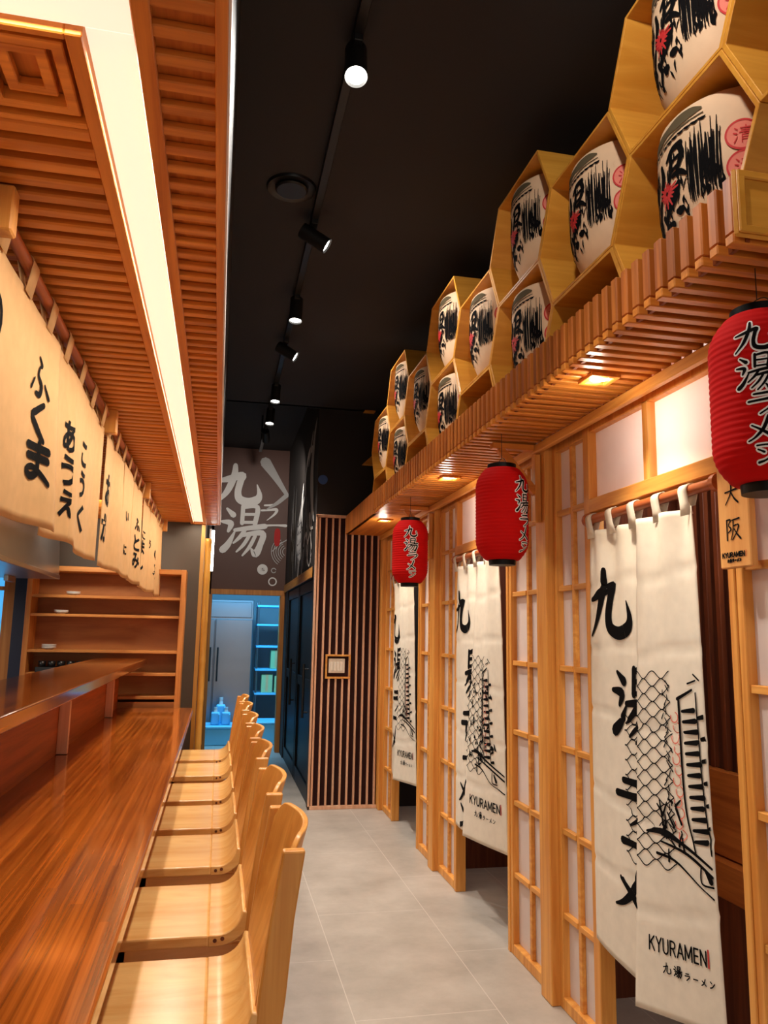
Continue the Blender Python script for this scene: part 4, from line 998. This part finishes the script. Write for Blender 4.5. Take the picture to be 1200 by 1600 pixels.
# ================================================================== lanterns
def lant_r(z):
    """body radius at a height measured from its middle"""
    a = abs(z) / .205
    return .118 * (1 - .36 * max(0, (a - .55) / .45) ** 2.2)
def lantern(loc, lb, face):
    t = thing('paper_lantern', loc, lb, 'lantern', 'red paper lanterns')
    prof = []; n = 27
    for i in range(n * 4 + 1):
        z = -.205 + .41 * i / (n * 4); prof.append((lant_r(z) - .0022 * (1 - abs(math.sin(math.pi * i / 4))) ** .8 * 1.0, z))
    pb = MB().lathe(prof, n=56).build('paper_body', 'red_paper', t, smooth=True)
    MB().lathe([(.060, .203), (.064, .206), (.064, .226), (.056, .226)], n=36).build('top_cap', 'black_gloss', t, auto=40)
    MB().lathe([(.050, -.228), (.058, -.228), (.060, -.206), (.056, -.203)], n=36).build('bottom_cap', 'black_gloss', t, auto=40)
    mb = MB(); mb.path([(0, .045 * math.cos(a), .226 + .03 * math.sin(a)) for a in (math.pi * i / 10 for i in range(11))], .0016, 6)
    mb.tube((0, 0, .255), (0, 0, 2.456 - loc[2]), .0014, n=6); mb.build('hanger_wire', 'black_metal', t)
    f = math.radians(face)
    def on(u, v, l):
        z = .205 - v; r = lant_r(z) + .0012 + l; a = f + u / .118
        return (r * math.cos(a), r * math.sin(a), z)
    cols = [(KYU, -.05, .045, .085, .075), (TOU, -.048, .125, .085, .085), (RA, -.03, .215, .07, .055), (ME, -.035, .272, .065, .06), (BAR, -.02, .325, .05, .03), (NN, -.02, .345, .05, .035)]
    a_, b_ = MB(), MB()
    for g, x, y, sx, sy in cols:
        st = [[(x + p[0] * sx, y + p[1] * sy, p[2] * (sx + sy) / 2) for p in s] for s in g]
        ink(a_, st, on, extra=.0038); ink(b_, st, on, lift=.0012)
    a_.build('lettering_outline', 'white_paint', pb); b_.build('lettering', 'ink', pb)
    return t
lantern((1.25, 1.565, 2.118), 'red paper lantern cut by the picture edge, beside the wooden name board', 230)
lantern((1.215, 3.235, 2.085), 'largest whole red paper lantern, before the post between the nearest two door curtains', 303)
lantern((1.215, 4.95, 2.085), 'red paper lantern farthest along the canopy, before the farthest door curtain', 262)

# ================================================================== bar stools
def stool(loc, lb):
    t = thing('bar_stool', loc, lb, 'bar stool', 'bar stools along the counter')
    def seat_fn(): 
        return MB().box(-.30, .018, -.245, .245, .616, .650)
    seat_fn().build('seat', 'stool', t, bevel=.006, seg=2)
    # bent plywood joining seat and back
    C = [(.016, .633)]; R_ = .09
    for i in range(9):
        a = math.radians(-90 + i * 10.2); C.append((.042 + R_ * math.cos(a), .633 + R_ + R_ * math.sin(a)))
    C.append((.136, .80)); C.append((.144, .95)); C.append((.150, 1.05))
    def ribbon(pts, th):
        L, R = [], []
        for i, p in enumerate(pts):
            a = pts[max(i - 1, 0)]; b = pts[min(i + 1, len(pts) - 1)]; dx, dz = b[0] - a[0], b[1] - a[1]; l = math.hypot(dx, dz)
            L.append((p[0] - dz / l * th / 2, p[1] + dx / l * th / 2)); R.append((p[0] + dz / l * th / 2, p[1] - dx / l * th / 2))
        return L + R[::-1]
    def sweep(pts, th, half):
        mb = MB(); k = len(pts)
        o = ribbon(pts, th); n = len(o)
        mb.v = [(x, -half, z) for x, z in o] + [(x, half, z) for x, z in o]
        for i in range(n): mb.f.append((i, (i + 1) % n, n + (i + 1) % n, n + i))
        for i in range(k - 1):
            mb.f.append((i, i + 1, n - 2 - i, n - 1 - i)); mb.f.append((n + i, n + n - 1 - i, n + n - 2 - i, n + i + 1))
        return mb
    bj = sweep(C[:10], .034, .245).build('bent_joint', 'stool', t, auto=35, bevel=.004, seg=2)
    for s in (-1, 1):
        mb = MB(); mb.prism([(.10, 0), (.150, 0), (.176, .62), (.190, .74), (.203, .90), (.224, 1.050), (.172, 1.050), (.148, .90), (.128, .74), (.118, .62)], s * .214, s * .246, 'y')
        mb.build('rear_leg', 'stool_z', t, bevel=.005, seg=2)
        MB().bar((-.27, s * .20, 0), (-.235, s * .20, .616), .034, .034, (0, 1, 0)).build('front_leg', 'stool_z', t, bevel=.004)
        MB().box(-.262, .16, s * .20 - .012, s * .20 + .012, .20, .245).build('side_stretcher', 'stool_z', t, bevel=.003)
        MB().box(-.25, .17, s * .205 - .012, s * .205 + .012, .560, .614).build('seat_rail', 'stool', t, bevel=.003)
        for x in (.036, .058):
            MB().tube((x, s * .2445, .633 + (x - .03) * .2), (x, s * .2465, .633 + (x - .03) * .2), .006, n=12).build('screw_plug', 'dark_wood', bj)
    MB().box(-.275, -.235, -.19, .19, .26, .30).build('footrest', 'stool_z', t, bevel=.004)
    # curved plywood back shell with rounded upper corners
    def shell(u, v, side):
        e = 2 * u - 1; y = -.212 + .424 * u
        top = 1.072 - .045 * max(0.0, (abs(e) - .78) / .22) ** 2.2
        z = .700 + (top - .700) * v; q = (z - .70) / .372
        x = .122 + .045 * q + .028 * q * q + .044 * (1 - e * e) * min(1.0, q * 1.6)
        return (x + side * .015, y, z)
    mb = MB(); nu, nv = 36, 14
    g0 = [shell(i / nu, j / nv, 0) for j in range(nv + 1) for i in range(nu + 1)]; g1 = [shell(i / nu, j / nv, 1) for j in range(nv + 1) for i in range(nu + 1)]
    N = len(g0); id_ = lambda i, j: j * (nu + 1) + i
    fs = []
    for j in range(nv):
        for i in range(nu):
            q = (id_(i, j), id_(i + 1, j), id_(i + 1, j + 1), id_(i, j + 1)); fs.append(q); fs.append(tuple(N + a for a in q[::-1]))
    for i in range(nu):
        fs.append((id_(i, 0), N + id_(i, 0), N + id_(i + 1, 0), id_(i + 1, 0))); fs.append((id_(i, nv), id_(i + 1, nv), N + id_(i + 1, nv), N + id_(i, nv)))
    for j in range(nv):
        fs.append((id_(0, j), id_(0, j + 1), N + id_(0, j + 1), N + id_(0, j))); fs.append((id_(nu, j), N + id_(nu, j), N + id_(nu, j + 1), id_(nu, j + 1)))
    mb.add(g0 + g1, fs); mb.build('backrest', 'stool_z', t, auto=50, bevel=.003, seg=2)
    return t
SY = (2.13, 2.773, 3.47, 4.07, 4.68, 5.40, 6.02)
SL = ('light wood bar stool nearest the camera, its seat cut by the picture bottom', 'light wood bar stool, second from the near end of the counter', 'light wood bar stool, third from the near end of the counter',
      'light wood bar stool midway in the row of seven along the counter', 'light wood bar stool, third from the far end of the counter', 'light wood bar stool, second from the far end of the counter', 'light wood bar stool at the far end of the counter by the bamboo pole')
s0 = None
for y, lb in zip(SY, SL):
    if s0 is None: s0 = stool((0, y, 0), lb)
    else:
        c = copy_tree(s0); c.location = (0, y, 0); c['label'] = lb

# ================================================================== ceiling track and spots
t = thing('lighting_track', (0.38, 3.6, 3.655), 'black lighting track running along the dark ceiling over the aisle', 'track')
MB().box(-.018, .018, -4.2, 5.4, -.02, .012).build('rail', 'black_metal', t, bevel=.002)
for y in (-3.5, -1, 1.5, 3.4, 5.2): MB().tube((0, y, .0), (0, y, .02 if y < 3.5 else .37), .01).build('stem', 'black_metal', t)
HEADS = [(2.45, (0.25, 1.2, 0.0), 'lit black track spot nearest the camera, the brightest on the ceiling'), (3.72, (1.45, 3.6, 2.9), 'black track spot turned sideways, just beyond the brightest one'),
         (4.64, (0.25, 4.3, 0), 'lit black track spot between the two sideways ones'), (5.40, (1.45, 5.2, 2.9), 'small black track spot turned sideways, farther along the track'),
         (6.42, (0.2, 5.9, 0), 'lit black track spot above the front edge of the recess'), (7.15, (0.15, 6.5, 0), 'lit black track spot beyond the recess edge, above the mural'), (7.9, (0.7, 10.0, 2.5), 'farthest black track spot, aimed at the mural'),
         (1.1, (1.4, 2.0, 3.0), 'black track spot out of the picture above the aisle, nearer'), (-0.4, (0.3, -0.4, 0), 'black track spot out of the picture above the aisle, farthest behind')]
for k, (y, tg, lb) in enumerate(HEADS):
    t = thing('track_spot', (0.38, y, 3.63), lb, 'spotlight', 'track spots')
    MB().box(-.016, .016, -.05, .05, -.02, .006).build('adapter', 'black_metal', t, bevel=.002)
    MB().tube((0, 0, -.02), (0, 0, -.04), .008).build('stem', 'black_metal', t)
    p = Vector((0, 0, -.07)); d = (Vector(tg) - Vector((0.38, y, 3.56))).normalized()
    mb = MB(); a, b = p - d * .07, p + d * .085
    n = 28; mb.tube(a, b, .04, n=n, caps=False)
    mb.tube(b, b - d * .02, .04, .034, n=n, caps=False); mb.tube(a, a + d * .001, .04, .001, n=n, caps=False)
    mb.build('housing', 'black_metal', t, auto=50)
    MB().tube(b - d * .018, b - d * .010, .034, n=n).build('lens', 'lamp_face', t)
    pos = Vector((0.38, y, 3.63)) + b + d * .005
    lamp('track_light', 'SPOT', pos, (115 if k not in (1, 3, 6, 7) else 42 if k != 6 else 80), (1.0, .95, .88), .035, 95, .7, Vector(tg))
# round vent in the ceiling
t = thing('ceiling_vent', (0.24, 3.47, 3.67), 'round black vent in the dark ceiling beside the track', 'vent')
MB().lathe([(.10, -.004), (.115, -.012), (.12, -.002), (.12, 0)], n=40).build('outer_ring', 'black_metal', t, auto=40)
MB().lathe([(.02, -.022), (.07, -.022), (.078, -.014), (.06, -.008), (.02, -.008)], n=36).build('cone', 'black_metal', t, auto=40)
